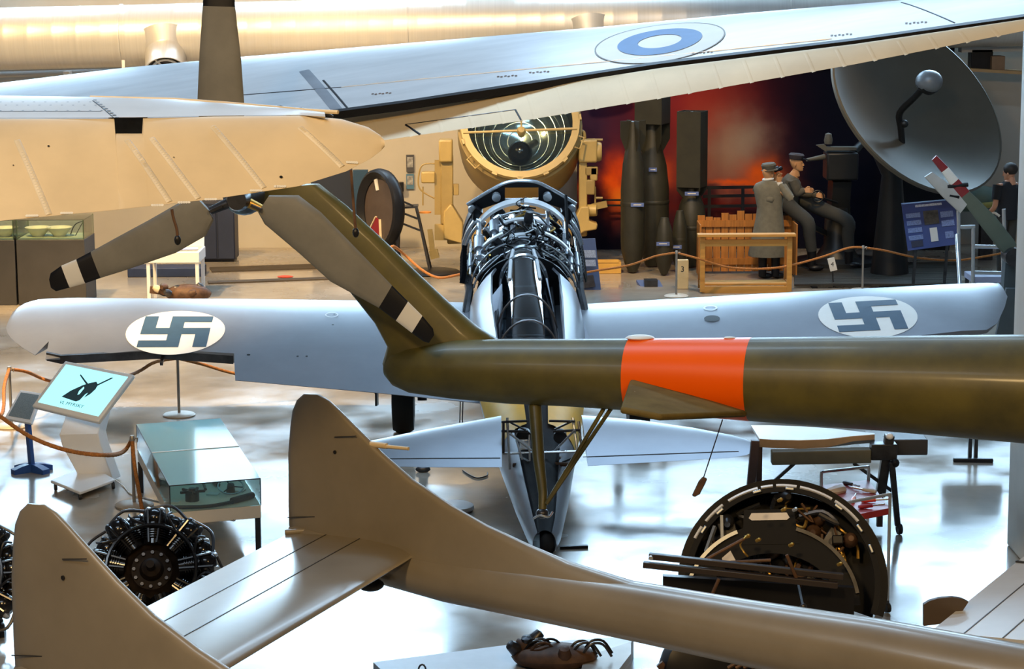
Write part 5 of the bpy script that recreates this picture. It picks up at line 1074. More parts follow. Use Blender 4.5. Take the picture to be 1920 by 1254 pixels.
for sx in (-1, 1):
    X = lambda px, py: P(px, py, sd + .15)
    if sx < 0:
        MB().box(X(836, 282), (.22, .3, .36)).build('trunnion_box', YEL2, SL, bevel=.03)
        MB().bar(X(838, 290), X(838, 420), .15, .2).build('yoke_arm', YEL, SL, bevel=.02); MB().bar(X(822, 300), X(822, 402), .1, .12).build('yoke_rib', YEL, SL)
        MB().prism([X(832, 395), X(846, 380), X(868, 415), X(868, 455), X(832, 445)], V((0, .35, 0))).build('yoke_foot', YEL2, SL, bevel=.02)
        MB().box(X(803, 332), (.22, .2, .18)).build('control_box', YEL2, SL, bevel=.02); MB().box(X(855, 355), (.09, .1, .18)).build('junction_box', YEL, SL, bevel=.01)
        MB().tube(smooth([X(832, 308), X(795, 308), X(785, 330), X(788, 355), X(815, 372)]), .014, 6).build('guard_rail', YEL, SL); MB().tube([X(793, 350), X(793, 385)], .014, 6).build('guard_stay', YEL, SL)
        MB().lathe([(0, 0), (.1, 0), (.1, .02), (0, .02)], Matrix.Translation(X(797, 399)), 16).build('lamp_dish', mat('orange_dish', (.8, .3, .05), .4), SL)
        MB().bar(X(806, 430), X(812, 480), .08, .08).build('jack_post', YEL2, SL); MB().bar(X(806, 478), X(822, 474), .1, .14).build('jack_foot', YEL2, SL); MB().bar(X(815, 435), X(838, 435), .12, .25).build('outrigger', YEL2, SL)
    else:
        MB().box(X(1102, 282), (.30, .34, .36)).build('trunnion_box', YEL2, SL, bevel=.03); MB().lathe([(0, 0), (.15, 0), (.16, .06), (.14, .1), (0, .1)], frame(X(1116, 284), V((1, 0, 0))), 18).build('trunnion_cap', YEL2, SL)
        MB().tube([X(1112, 262), X(1130, 262)], .02, 8).build('elevation_stub', YEL, SL); MB().tube(smooth([X(1082, 262), X(1084, 247), X(1094, 248), X(1096, 262)]), .03, 8).build('lifting_eye', YEL, SL)
        MB().bar(X(1093, 290), X(1093, 425), .13, .2).build('yoke_arm', YEL2, SL, bevel=.02)
        MB().box(X(1108, 320), (.22, .2, .14)).build('gear_box', YEL, SL, bevel=.02); MB().box(X(1113, 325), (.12, .2, .22)).build('junction_box', YEL2, SL, bevel=.02); MB().box(X(1106, 350), (.16, .2, .24)).build('control_box', YEL, SL, bevel=.02)
        MB().prism([X(1070, 425), X(1088, 385), X(1104, 385), X(1104, 412), X(1120, 418), X(1118, 428), X(1095, 432), X(1075, 445)], V((0, .35, 0))).build('yoke_foot', YEL2, SL, bevel=.02)
        MB().lathe([(0, 0), (.09, 0), (.1, .1), (.09, .2), (0, .2)], frame(X(1096, 394), V((1, -.2, 0))), 14).build('hand_wheel_hub', YEL2, SL); MB().bar(X(1110, 388), X(1138, 382), .08, .1).build('side_arm', YEL, SL); MB().tube([X(1116, 350), X(1116, 382)], .015, 6).build('linkage', YEL, SL); MB().tube([X(1116, 371), X(1130, 371)], .02, 6).build('linkage_pin', YEL, SL)
b_ = V((sc_.x, sd + .6, 0))
MB().lathe([(0, .06), (.95, .06), (.95, .28), (.8, .34), (.45, .4), (.4, .62), (0, .66)], Matrix.Translation(b_), 32).build('turntable', YEL, SL)
MB().bar(P(838, 440, sd + .3), P(1100, 425, sd + .3), .3, .28).build('yoke_base', YEL, SL, bevel=.03)
for s in (-1, 1):
    for q in (-1, 1): MB().lathe([(0, -.06), (.14, -.06), (.16, 0), (.14, .06), (0, .06)], frame(b_ + V((s * .75, q * .5, .16)), V((1, 0, 0))), 18).build('wheel', M['rubber'], SL)

# ---- diorama backdrop: dark wall with printed night fire
bx0, bx1 = P(1082, 300, 38.6).x, P(1668, 300, 38.6).x
mw = bx1 - bx0; mh = 4.2
def fire_material():
    m = bpy.data.materials.new('night_fire_print'); m.use_nodes = True; nt = m.node_tree; b = nt.nodes['Principled BSDF']; b.inputs['Roughness'].default_value = .7; b.inputs['Specular IOR Level'].default_value = .15
    N = nt.nodes.new; L = nt.links.new
    tc = N('ShaderNodeTexCoord'); n1 = N('ShaderNodeTexNoise'); n1.inputs['Scale'].default_value = 2.2; n1.inputs['Detail'].default_value = 7; L(tc.outputs['Object'], n1.inputs['Vector'])
    ma = N('ShaderNodeVectorMath'); ma.operation = 'MULTIPLY_ADD'; L(n1.outputs['Color'], ma.inputs[0]); ma.inputs[1].default_value = (.5, 0, .5); L(tc.outputs['Object'], ma.inputs[2])
    sx = N('ShaderNodeSeparateXYZ'); L(ma.outputs[0], sx.inputs[0])
    def mth(op, a, bb=None, c=None):
        q = N('ShaderNodeMath'); q.operation = op
        for i, v in enumerate((a, bb, c)):
            if v is None: continue
            if isinstance(v, (int, float)): q.inputs[i].default_value = v
            else: L(v, q.inputs[i])
        return q.outputs[0]
    X, Z = sx.outputs[0], sx.outputs[2]
    def blob(cx, cz, rx, rz, soft=1.0):
        a = mth('POWER', mth('ABSOLUTE', mth('DIVIDE', mth('SUBTRACT', X, cx + .25), rx)), 2.0); c = mth('POWER', mth('ABSOLUTE', mth('DIVIDE', mth('SUBTRACT', Z, cz + .25), rz)), 2.0)
        return mth('EXPONENT', mth('MULTIPLY', mth('ADD', a, c), -soft))
    col = None
    def over(c, fac):
        nonlocal col
        mx = N('ShaderNodeMix'); mx.data_type = 'RGBA'; L(fac, mx.inputs[0])
        if col is None: mx.inputs[6].default_value = (.006, .006, .016, 1)
        else: L(col, mx.inputs[6])
        mx.inputs[7].default_value = (*c, 1); col = mx.outputs[2]
    def at(px, py): p = P(px, py, 38.55); return p.x - bx0, p.z
    for (px, py, rx, rz, c, s) in ((1100, 230, .8, 1.0, (.02, .012, .05), 1), (1290, 180, 1.1, 1.5, (.20, .015, .03), 1), (1340, 230, .75, 1.1, (.38, .03, .02), 1), (1360, 290, .55, .6, (.34, .16, .11), 1), (1395, 265, .35, .38, (.42, .28, .2), 1),
                                   (1430, 330, .32, .26, (1.0, .14, .01), 1), (1385, 345, .55, .07, (.9, .12, .01), 1), (1155, 345, .20, .42, (1.0, .09, .006), 1.0), (1157, 368, .15, .24, (1.0, .24, .02), 1.3), (1243, 330, .22, .22, (.75, .10, .03), 1), (1092, 350, .12, .2, (1.0, .10, .01), 1.2), (1330, 385, .9, .1, (.14, .012, .012), 1)):
        cx, cz = at(px, py); over(c, blob(cx, cz, rx, rz, s))
    L(col, b.inputs['Base Color'])
    return m
mu = MB(); mu.box((mw / 2, .03, mh / 2), (mw, .06, mh)); mo = one(mu, 'fire_backdrop', fire_material(), 'dark printed backdrop of a night fire behind the bombs and the mannequins', 'backdrop'); mo.location = (bx0, 38.5, 0)
# printed-relief deck rails in front of the fire
rl = thing('deck_railing', 'dark horizontal railing in front of the glowing fire backdrop', 'railing', (P(1370, 380, 38.0).x, 38.0, 0))
for y in (350, 366, 385): MB().bar(P(1318, y + 2, 38.0), P(1445, y, 38.0), .03, .05).build('rail', M['black_wall'], rl)
for x in (1330, 1393): MB().bar(P(x, 350, 38.0), V((P(x, 350, 38.0).x, 38.0, 0)), .05, .05).build('post', M['black_wall'], rl)
for y in (375, 385): MB().bar(P(1128, y, 38.2), P(1170, y, 38.2), .02, .03).build('rail', M['black_wall'], rl)
# dark side wall of the diorama, behind the radar dish
sw_ = slab('wall_diorama', (bx1 + .01, 38.2, 0), (P(1780, 300, 38.4).x, 38.6, 4.3), M['black_wall'])
# ---- bombs
BO = mat('bomb_olive', (.022, .021, .013), .5, var=.25, scale=4); TAG = mat('blue_tag', (.09, .14, .36), .5, var=.2, scale=30)
def bomb(px, ybase, d, r_, ztop_px, fins, label, tagpx=None, box=None, ztip=True):
    b = P(px, ybase, d); b.z = 0; top = P(px, ztop_px, d).z; t = thing('bomb', label, 'bomb', b, 0, 'standing bombs'); T = Matrix.Translation(b)
    h = top; bh_ = h - (fins or 0)
    prof = [(0, .0), (r_ * .35, .02), (r_ * .7, r_ * .9), (r_ * .95, r_ * 1.9), (r_, r_ * 2.6), (r_, bh_ * .62), (r_ * .85, bh_ * .8), (r_ * .45, bh_), (r_ * .3, h - .02), (0, h)]
    MB().lathe(prof, T, 24).build('casing', BO, t); MB().lathe([(r_ * 1.01, bh_ * .5), (r_ * 1.03, bh_ * .5 + .01), (r_ * 1.03, bh_ * .5 + .05), (r_ * 1.01, bh_ * .5 + .06)], T, 24, caps=False).build('suspension_band', BO, t)
    if fins:
        for k in range(4):
            e = V((math.cos(k * 1.571 + .4), math.sin(k * 1.571 + .4), 0)); MB().prism([b + e * (r_ * .3) + V((0, 0, bh_ * .82)), b + e * (r_ * 1.15) + V((0, 0, bh_)), b + e * (r_ * 1.15) + V((0, 0, h)), b + e * (r_ * .2) + V((0, 0, h))], e.cross(V((0, 0, 1))) * .015).build('tail_fin', BO, t)
        if box: 
            for k in range(4):
                e = V((math.cos(k * 1.571 + .4), math.sin(k * 1.571 + .4), 0)); f = V((math.cos(k * 1.571 + 1.97), math.sin(k * 1.571 + 1.97), 0)); MB().bar(b + e * (r_ * 1.15) + V((0, 0, h - box / 2)), b + f * (r_ * 1.15) + V((0, 0, h - box / 2)), .012, box).build('fin_box', BO, t)
    if tagpx:
        q = P(tagpx[0], tagpx[1], d - r_ * 1.04); MB().box(q, (tagpx[2] / 118, .012, .06)).build('name_tag', TAG, t); MB().box(q + V((0, -.008, .0)), (tagpx[2] / 118 * .6, .004, .012)).build('tag_text', M['white'], t)
    return t
bomb(1222, 508, 36.3, .27, 172, .75, 'tallest olive bomb with boxed tail fins, behind the left pair of bombs', (1224, 318, 15), .5)
bomb(1186, 522, 35.6, .19, 226, .25, 'slender olive bomb with pointed top standing leftmost', (1195, 384, 24))
bomb(1296, 505, 36.2, .235, 208, 1.25, 'olive bomb with long boxed tail standing beside the wooden crate', (1297, 363, 26), 1.2)
bomb(1245, 530, 35.3, .14, 408, 0, 'short fat olive bomb standing in front of the tall pair', (1243, 457, 24))
bomb(1274, 515, 35.7, .12, 395, 0, 'narrow dark bomb between the short bomb and the boxed bomb', (1268, 463, 20))
g = PZ(1220, 536); t = thing('floor_sign', 'slanted blue sign on the floor at the foot of the bombs', 'sign', g)
MB().prism([P(1193, 527, g.y + .2), P(1236, 527, g.y + .2), P(1246, 545, g.y - .2), P(1207, 547, g.y - .2)], V((0, 0, .04))).build('board', mat('steel_blue_board', (.07, .1, .22), .5, var=.1), t)
MB().bar((g.x, g.y, .0), (g.x, g.y, .1), .2, .2).build('wedge', M['dsteel'], t)
g = PZ(1279, 541); t = thing('number_block', 'small cream number block beside the rope post', 'sign', g); a = P(1279, 514, g.y)
MB().box((g.x, g.y, .22), (.18, .12, .44)).build('block', mat('cream_block', (.62, .48, .26), .5), t, bevel=.008)
mtx = Matrix.Rotation(R(90), 4, 'X'); mtx.translation = (g.x, g.y - .062, .30); text_mesh('number', '3', .12, mtx, M['dsteel'], t, .001)
g = PZ(1108, 543); t = thing('blue_info_board', 'tall blue information board right of the exposed engine', 'information board', g); bd = g.y
a1, a2, a3, a4 = P(1086, 448, bd + .1), P(1116, 447, bd + .1), P(1127, 544, bd), P(1090, 548, bd)
IB = mat('info_blue', (.03, .07, .2), .4, var=.1); MB().prism([a1, a2, a3, a4], V((0, .05, 0))).build('board', IB, t)
for (y0, y1) in ((468, 482), (486, 498)): MB().prism([P(1090, y0, bd - .0) - V((0, .06, 0)), P(1116, y0, bd) - V((0, .06, 0)), P(1118, y1, bd) - V((0, .06, 0)), P(1090, y1, bd) - V((0, .06, 0))], V((0, .004, 0))).build('text_block', mat('pale_blue_text', (.25, .32, .48), .5, var=.4, scale=90), t)
MB().prism([P(1090, 517, bd) - V((0, .06, 0)), P(1112, 514, bd) - V((0, .06, 0)), P(1116, 536, bd) - V((0, .06, 0)), P(1091, 540, bd) - V((0, .06, 0))], V((0, .004, 0))).build('picture', mat('dark_picture', (.03, .03, .04), .5, var=.5, scale=14), t)
g = PZ(1142, 513); t = thing('yellow_crate', 'low yellow wooden box on the floor behind the blue board', 'box', g)
MB().box((g.x, g.y + .15, .09), (.38, .3, .18)).build('box', mat('yellow_wood', (.6, .34, .07), .5, var=.15), t, bevel=.006); MB().box((g.x - .02, g.y + .0, .2), (.34, .02, .05)).build('lip', mat('yellow_wood', (.6, .34, .07), .5, var=.15), t)
# ---- wooden crate back and bench
WD = mat('orange_pine', (.38, .145, .024), .5, var=.25, scale=5, stretch=(6, 6, .5)); WDP = mat('light_pine', (.56, .27, .055), .45, var=.15, scale=4, stretch=(.5, 6, 6))
fd = PZ(1395, 530).y + 1.0; t = thing('plank_screen', 'orange wooden plank screen behind the coated mannequin', 'screen', (P(1395, 520, fd).x, fd, 0)); rn = random.Random(9)
xa, xb = P(1307, 470, fd).x, P(1484, 470, fd).x; npl = 12; zt0 = P(1395, 404, fd).z
for k in range(npl):
    w_ = (xb - xa) / npl; h = zt0 + rn.uniform(-.03, .05) + (.1 if k == 5 else 0); MB().box((xa + w_ * (k + .5), fd + rn.uniform(-.006, .006), h / 2 + .02), (w_ - .012, .025, h - .04)).build('plank', WD, t)
for z in (zt0 - .12, .2): MB().bar((xa, fd - .03, z), (xb, fd - .03, z), .03, .1).build('batten', WD, t)
for s, x in ((1, xa), (-1, xb)):
    for k in range(4): MB().box((x, fd - .12 - .15 * k, zt0 / 2 - .02), (.025, .14, zt0 - .1)).build('plank', WD, t)
bd = PZ(1400, 549).y; t = thing('pine_bench', 'light pine open-framed bench in front of the plank screen', 'bench', (P(1400, 549, bd).x, bd, 0))
xa, xb = P(1317, 500, bd).x, P(1480, 500, bd).x; zb = P(1400, 440, bd).z
MB().box(((xa + xb) / 2, bd - .02, zb), (xb - xa + .16, .2, .04)).build('top_board', WDP, t, bevel=.005)
for x in (xa, xb): MB().bar((x, bd, .02), (x, bd, zb - .02), .07, .07).build('post', WDP, t); MB().bar((x, bd + .4, .02), (x, bd + .4, zb - .02), .06, .06).build('post', WD, t); MB().bar((x, bd, .12), (x, bd + .4, .12), .05, .07).build('side_rail', WD, t)
for z in (zb - .12, .05): MB().bar((xa, bd, z), (xb, bd, z), .04, .1).build('front_rail', WDP, t)
MB().box(((xa + xb) / 2, bd + .22, .12), (xb - xa - .05, .36, .03)).build('floor_board', WDP, t)

# ---- mannequins
SKIN = mat('mannequin_skin', (.52, .26, .11), .55, var=.08); COAT = mat('grey_greatcoat', (.16, .145, .105), .85, var=.12, scale=14); UNI = mat('grey_uniform', (.09, .08, .06), .85, var=.14, scale=14); DK = mat('dark_trousers', (.045, .046, .043), .85, var=.15)
def hand(mb, wrist, d, side, r=.0085, curl=.35):     # palm and five bent fingers; d along the hand, side = thumb side
    d = V(d).normalized(); s = V(side); s = (s - d * s.dot(d)).normalized(); n = d.cross(s)
    mb.loft([[wrist + d * k + s * (a * w_) + n * (b * h) for a, b in ((-1, -1), (-.6, -1.3), (.6, -1.3), (1, -1), (1, 1), (-1, 1))] for k, w_, h in ((-.01, .024, .016), (.03, .036, .016), (.085, .04, .013))])
    for i, (o, L) in enumerate(((.03, .065), (.01, .078), (-.011, .073), (-.031, .058))):
        b0 = wrist + d * .08 + s * o; b1 = b0 + (d * math.cos(curl) - n * math.sin(curl)) * (L * .5); b2 = b1 + (d * math.cos(curl * 2.4) - n * math.sin(curl * 2.4)) * (L * .5); mb.tube([b0, b1, b2], [r, r * .95, r * .75], 7)
    t0 = wrist + d * .025 + s * .03; mb.tube([t0, t0 + (d + s * .8).normalized() * .04, t0 + (d + s * .8).normalized() * .04 + (d - n * .5).normalized() * .03], [r * 1.2, r * 1.05, r * .8], 7)
    return mb
def head(mb, c, f, up, r=.105):                       # head with brow, nose, ears, chin and neck, looking along f
    f = V(f).normalized(); up = V(up); up = (up - f * up.dot(f)).normalized(); s = f.cross(up)
    secs = []
    for (z, fw, bw, w_, off) in ((-.13, .02, .02, .02, .05), (-.12, .05, .045, .045, .035), (-.09, .078, .06, .062, .012), (-.05, .088, .082, .07, .0), (0, .09, .1, .076, .0), (.04, .09, .104, .078, -.002), (.08, .078, .098, .07, -.005), (.115, .05, .065, .045, -.01), (.13, .015, .02, .015, -.01)):
        q = []
        for i in range(16):
            a = 2 * math.pi * i / 16; x = math.cos(a); y = math.sin(a); q.append(c + up * z + f * (off + (fw if x > 0 else bw) * x) + s * (w_ * y))
        secs.append(q)
    mb.loft(secs)
    mb.loft([[c + up * z + f * (.085 + p) + s * x for x in (-w_, w_)] + [c + up * z + f * .07 + s * w_, c + up * z + f * .07 - s * w_] for z, p, w_ in ((.02, .006, .008), (-.02, .022, .012), (-.045, .03, .016), (-.055, .006, .014))])
    for k in (-1, 1): mb.ball(c + s * (k * .078) - f * .012 - up * .015, .028, 8, 6, (.55, .8, 1.1)); mb.ball(c + s * (k * .03) + f * .084 + up * .012, .012, 8, 6)
    mb.tube([c + f * .088 - up * .075 - s * .022, c + f * .094 - up * .075, c + f * .088 - up * .075 + s * .022], .006, 6)
    mb.tube([c - up * .08 - f * .02, c - up * .2 - f * .035], [.052, .06], 12)
    return mb
g = PZ(1440, 521); B = V((g.x, g.y - .1, 0))
t = thing('mannequin', 'standing mannequin in long grey coat and cap looking through binoculars', 'mannequin', B)
f = V((.72, .62, .28)); hc_ = B + V((-.02, 0, 1.62)); body = MB(); head(body, hc_, f, (0, 0, 1))
body.tube([hc_ - V((0, 0, .12)), B + V((-.02, 0, 1.4)), B + V((0, 0, 1.1)), B + V((0, 0, .9))], [.05, .14, .12, .14], 14)
for s in (-1, 1): body.tube([B + V((s * .08, 0, .95)), B + V((s * .09, 0, .5)), B + V((s * .1, .0, .2))], [.08, .07, .05], 12)
hl, hr2 = hc_ + V((.10, .06, -.02)), hc_ + V((.17, -.06, -.03))
for (sh_, el_, wr_) in ((B + V((-.12, .05, 1.40)), B + V((.0, -.12, 1.24)), hl - V((-.02, 0, .09))), (B + V((.12, -.03, 1.40)), B + V((.30, -.16, 1.26)), hr2 - V((.02, 0, .09)))): body.tube([sh_, el_, wr_], [.06, .045, .026], 10)
hand(body, hl - V((-.02, 0, .09)), (.1, .1, 1), (.7, .5, 0)); hand(body, hr2 - V((.02, 0, .09)), (.0, .1, 1), (.7, .5, 0))
body.build('body', SKIN, t)
MB().loft([ell(B + V((x, 0, z)), V((1, 0, 0)), V((0, 1, 0)), rx, ry, 22) for z, rx, ry, x in ((.36, .30, .26, -.02), (.4, .305, .26, -.02), (.7, .25, .22, -.01), (1.0, .205, .17, 0), (1.12, .195, .155, 0), (1.3, .225, .165, -.01), (1.42, .235, .15, -.02), (1.48, .19, .12, -.03), (1.52, .09, .085, -.03), (1.555, .075, .075, -.03))]).build('greatcoat', COAT, t)
for k, (sh, el, wr) in enumerate(((B + V((-.20, .05, 1.42)), B + V((.0, -.12, 1.24)), hl - V((-.01, 0, .12))), (B + V((.18, -.03, 1.42)), B + V((.30, -.16, 1.26)), hr2 - V((.01, 0, .12))))):
    sl = MB().tube(smooth([sh, lerp(sh, el, .55), el, lerp(el, wr, .5), wr], 4), [.085 - .038 * i / 16 for i in range(17)], 12).build('sleeve', COAT, t)
    MB().tube([wr - V((0, 0, .015)), wr + V((.0, 0, .035))], [.05, .046], 12).build('cuff', M['white'], sl)
MB().tube([B + V((-.03 + .07 * math.cos(a), .07 * math.sin(a), 1.545 + .01 * math.cos(a))) for a in [i * math.pi / 8 for i in range(16)]], .022, 8, closed=True).build('collar', M['white'], t)
MB().lathe([(0, .09), (.1, .085), (.115, .06), (.108, .02), (.10, -.01), (.0, -.0)], frame(hc_ + V((0, 0, .085)), V((-.1, -.08, 1))), 22).build('cap', UNI, t)
MB().lathe([(.10, -.012), (.128, -.02), (.128, -.015), (.10, .0)], frame(hc_ + V((.01, 0, .085)), V((-.1, -.08, 1))), 22, caps=False).build('cap_brim', UNI, t)
for s in (-1, 1):
    q = hc_ + V((.62 * s * .035, -.72 * s * .035, 0)) + f.normalized() * .1 + V((0, 0, .01)); MB().tube([q, q + f.normalized() * .09, q + f.normalized() * .095, q + f.normalized() * .15], [.02, .022, .032, .034], 12).build('binocular_tube', M['black'], t)
for s in (-1, 1):
    MB().tube([B + V((s * .1, 0, .04)), B + V((s * .1, 0, .42))], [.06, .075], 12).build('boot', M['black'], t); MB().ball(B + V((s * .1 + .06, .05, .045)), .06, 12, 6, (1.9, 1, .75)).build('boot_foot', M['black'], t)
# seated gun layer
gd = 35.6; H0 = P(1474, 382, gd); B2 = V((H0.x, gd, 0))
t = thing('mannequin', 'seated mannequin in grey uniform and dark cap leaning towards the gun sight', 'mannequin', B2)
hd = P(1494, 306, gd - .05); body = MB(); f2 = V((.9, -.25, .12)); head(body, hd, f2, (-.15, 0, 1), .1)
shc = P(1484, 336, gd); w1, w2 = P(1508, 357, gd - .25), P(1530, 366, gd - .1)
body.tube([hd - V((.02, 0, .12)), shc - V((0, 0, .05)), lerp(shc, H0, .5), H0], [.05, .13, .12, .14], 14)
for (s, wr) in ((-.2, w1), (.18, w2)): body.tube([shc + V((0, s * .5, -.05)), lerp(shc + V((0, s, 0)), wr, .45) - V((0, 0, .12)), wr + V((.02, 0, 0))], [.06, .045, .028], 10)
hand(body, w1, (1, -.2, .05), (0, .3, 1), .011); hand(body, w2, (1, 0, -.1), (0, .3, 1), .011); body.build('body', SKIN, t)
MB().loft([ell(lerp(H0, shc, k) + V((.02 * math.sin(3 * k), 0, 0)), V((.97, 0, -.2)), V((0, 1, 0)), rx, ry, 20) for k, rx, ry in ((-.1, .17, .2), (.1, .18, .2), (.4, .15, .18), (.75, .165, .21), (.95, .15, .22), (1.1, .1, .15), (1.2, .07, .08))]).build('jacket', UNI, t)
for (s, wr) in ((-.2, w1), (.18, w2)):
    sh = shc + V((0, s, 0)); el = lerp(sh, wr, .45) - V((0, 0, .12)); MB().tube(smooth([sh, lerp(sh, el, .6), el, lerp(el, wr, .6), wr + V((.01, 0, 0))], 4), [.085 - .04 * i / 16 for i in range(17)], 12).build('sleeve', UNI, t)
for (k0, k1, a0, dy) in ((P(1470, 378, gd - .12), P(1514, 416, gd - .35), P(1522, 470, gd - .3), 0), (P(1500, 372, gd + .15), P(1588, 414, gd - .05), P(1592, 470, gd), 0)):
    MB().tube(smooth([k0, lerp(k0, k1, .5), k1, lerp(k1, a0, .5), a0], 4), [.125, .124, .122, .118, .115, .112, .11, .108, .112, .108, .104, .1, .096, .092, .088, .085, .08], 14).build('trouser_leg', DK, t)
    MB().tube([a0, V((a0.x, a0.y, .12))], [.075, .06], 12).build('boot', M['black'], t); MB().ball(V((a0.x + .07, a0.y - .03, .115)), .065, 12, 6, (1.9, 1, .75)).build('boot_foot', M['black'], t)
MB().lathe([(0, .07), (.1, .075), (.125, .05), (.112, .01), (.1, -.02), (0, -.02)], frame(hd + V((-.01, 0, .08)), V((.1, 0, 1))), 20).build('cap', mat('plum_cap', (.035, .026, .032), .7), t)
MB().prism([hd + V((.08, -.08, .07)), hd + V((.19, -.05, .05)), hd + V((.19, .04, .05)), hd + V((.08, .08, .07))], V((0, 0, .012))).build('cap_peak', M['black'], t)
# gun mount with sight and seat
GM = mat('gun_metal', (.015, .016, .017), .45, .2, var=.2)
gq = P(1575, 440, 35.9); t = thing('gun_mount', 'dark anti-aircraft gun mount with sighting box on top, right of the seated mannequin', 'gun', (gq.x, gq.y, 0))
MB().lathe([(0, 0), (.7, 0), (.7, .06), (.35, .1), (.22, .3), (.2, .9), (0, .95)], Matrix.Translation((gq.x, gq.y + .3, .066)), 24).build('pedestal', GM, t)
a, b = P(1546, 336, 36.1), P(1606, 284, 36.1); MB().box((a + b) / 2, (b.x - a.x, .5, b.z - a.z)).build('breech_housing', GM, t, bevel=.03)
MB().bar(P(1575, 336, 36.1), V((gq.x, gq.y + .3, .9)), .3, .3).build('cradle', GM, t)
MB().bar(P(1548, 278, 36.0), P(1604, 278, 36.0), .2, .05).build('sight_plate', mat('worn_grey', (.11, .105, .085), .5), t)
MB().prism([P(1530, 272, 35.95), P(1545, 270, 35.95), P(1556, 280, 35.95), P(1548, 284, 35.95)], V((0, .06, 0))).build('sight_bracket', mat('worn_grey', (.11, .105, .085), .5), t)
MB().lathe([(0, 0), (.06, 0), (.07, .06), (.05, .16), (0, .18)], Matrix.Translation(P(1553, 270, 36.0)), 14).build('sight_head', mat('worn_grey', (.11, .105, .085), .5), t)
MB().tube([P(1512, 300, 35.9), P(1546, 294, 36.0)], [.025, .045], 10).build('eyepiece_tube', mat('worn_grey', (.11, .105, .085), .5), t)
MB().tube([P(1600, 285, 36.2), P(1700, 190, 37.6)], [.07, .05], 12).build('barrel', GM, t)
st0 = P(1470, 398, 35.65); MB().box(st0, (.36, .4, .06)).build('seat', GM, t, bevel=.02); MB().bar(st0, V((gq.x - .1, gq.y + .3, .5)), .08, .08).build('seat_arm', GM, t); MB().bar(st0 - V((.1, 0, 0)), V((st0.x - .1, st0.y, .05)), .06, .06).build('seat_post', GM, t)
MB().tube([P(1533, 368, 35.5) + V((.09 * math.cos(a_), 0, .09 * math.sin(a_))) for a_ in [k * math.pi / 10 for k in range(20)]], .012, 6, closed=True).build('hand_wheel', GM, t); MB().tube([P(1533, 368, 35.5), P(1570, 380, 35.9)], .02, 6).build('wheel_shaft', GM, t)
# grating deck of thin slats
gr = thing('deck_grating', 'dark slatted wooden deck under the gun mount and the radar dish', 'deck', (P(1640, 490, 34.8).x, 34.9, 0))
for k in range(22):
    y = 33.9 + k * .11; xl, xr = P(1490, 480, y).x, P(1795, 480, y).x
    MB().box(((xl + xr) / 2, y, .05), (xr - xl, .075, .03)).build('slat', mat('deck_dark', (.03, .025, .018), .6, var=.25), gr)
for x in (1510, 1640, 1780): q = P(x, 480, 35).x; MB().box((q, 35.05, .018), (.08, 2.4, .034)).build('bearer', M['black'], gr)
g = PZ(1561, 535); t = thing('number_card', 'small white number card on a thin stand in front of the slatted deck', 'sign', V((g.x, g.y - .1, 0)))
a, b, c_, d_ = [P(x, y, g.y - .1) for x, y in ((1551, 485), (1564, 482), (1570, 506), (1557, 509))]; MB().prism([a, b, c_, d_], V((0, .015, 0))).build('card', M['white'], t); MB().bar(V((g.x, g.y - .09, 0)), (a + b + c_ + d_) / 4 + V((0, .01, 0)), .03, .02).build('stem', M['dsteel'], t)
mtx = Matrix.Rotation(R(90), 4, 'X'); mtx.translation = (a + b + c_ + d_) / 4 - V((0, .01, 0)); text_mesh('number', '4', .1, mtx, M['dsteel'], t, .001)
# background rope line
gp2 = 'rope posts'
p1 = stanchion(1268, 556, .68, 'rope post beside the small cream number block', gp2); p2 = stanchion(1617, 545, .68, 'rope post in front of the slatted deck under the radar dish', gp2)
p0_ = stanchion(985, 566, .68, 'rope post standing just behind the exposed engine bay of the fighter', gp2)
p9_ = stanchion(728, 549, .68, 'rope post beside the big black wheel, behind the olive fin', gp2)
rope([p0_, P(1040, 508, 33.2), P(1085, 512, 33.4), P(1120, 507, 33.4), P(1180, 497, 33.2), P(1230, 480, p1.y), p1], 'yellow rope from behind the fighter to the post by the bombs', .016)
rope([p1, P(1310, 485, p1.y), P(1360, 500, 33.3), P(1410, 504, 33.4), P(1470, 500, 33.5), P(1540, 482, 33.6), P(1590, 465, p2.y), p2], 'yellow rope sagging in front of the pine bench', .016)
rope([p2, P(1660, 470, 33.8), P(1720, 483, 34.0), P(1790, 488, 34.2), P(1850, 480, 34.4), P(1900, 470, 34.5)], 'yellow rope sagging below the blue board at right', .016)
rope([p9_, P(738, 462, p9_.y), P(757, 476, 34.4), P(790, 505, 34.2), P(820, 520, 34.0), P(850, 517, 33.6), P(885, 507, 33.2), P(935, 488, 32.9), p0_], 'orange rope sagging left of the exposed engine', .02)

# ---- radar dish
dq = P(1722, 196, 34.2); DG = mat('dish_grey', (.08, .07, .05), .42, .15, var=.1, scale=1.5)
dn_ = V((.47, -.66, .58)).normalized(); RD = thing('radar_dish', 'large grey radar dish with a feed arm facing up to the right', 'radar dish', (dq.x, dq.y + .8, 0)); F = frame(dq, dn_, V((1, 0, 0))); rd = 1.52
pr = [(rd * k / 12, -.42 * (1 - (k / 12) ** 2)) for k in range(12, 0, -1)] + [(.01, -.42)]
MB().lathe([(rd + .02, -.06), (rd + .03, .0), (rd, .01)] + pr, F, 56, caps=False).build('reflector', DG, RD)
MB().lathe([(rd + .02, -.06)] + [(r_ + .02, z - .06) for r_, z in pr], F, 56, caps=False).build('reflector_back', mat('dish_back', (.1, .1, .1), .5), RD)
hb = P(1742, 153, 33.3); el = P(1687, 212, 33.9); ft = P(1693, 290, 34.25)
MB().tube(smooth([ft, lerp(ft, el, .6), el, lerp(el, hb, .5), hb], 4), .05, 10).build('feed_arm', GM, RD)
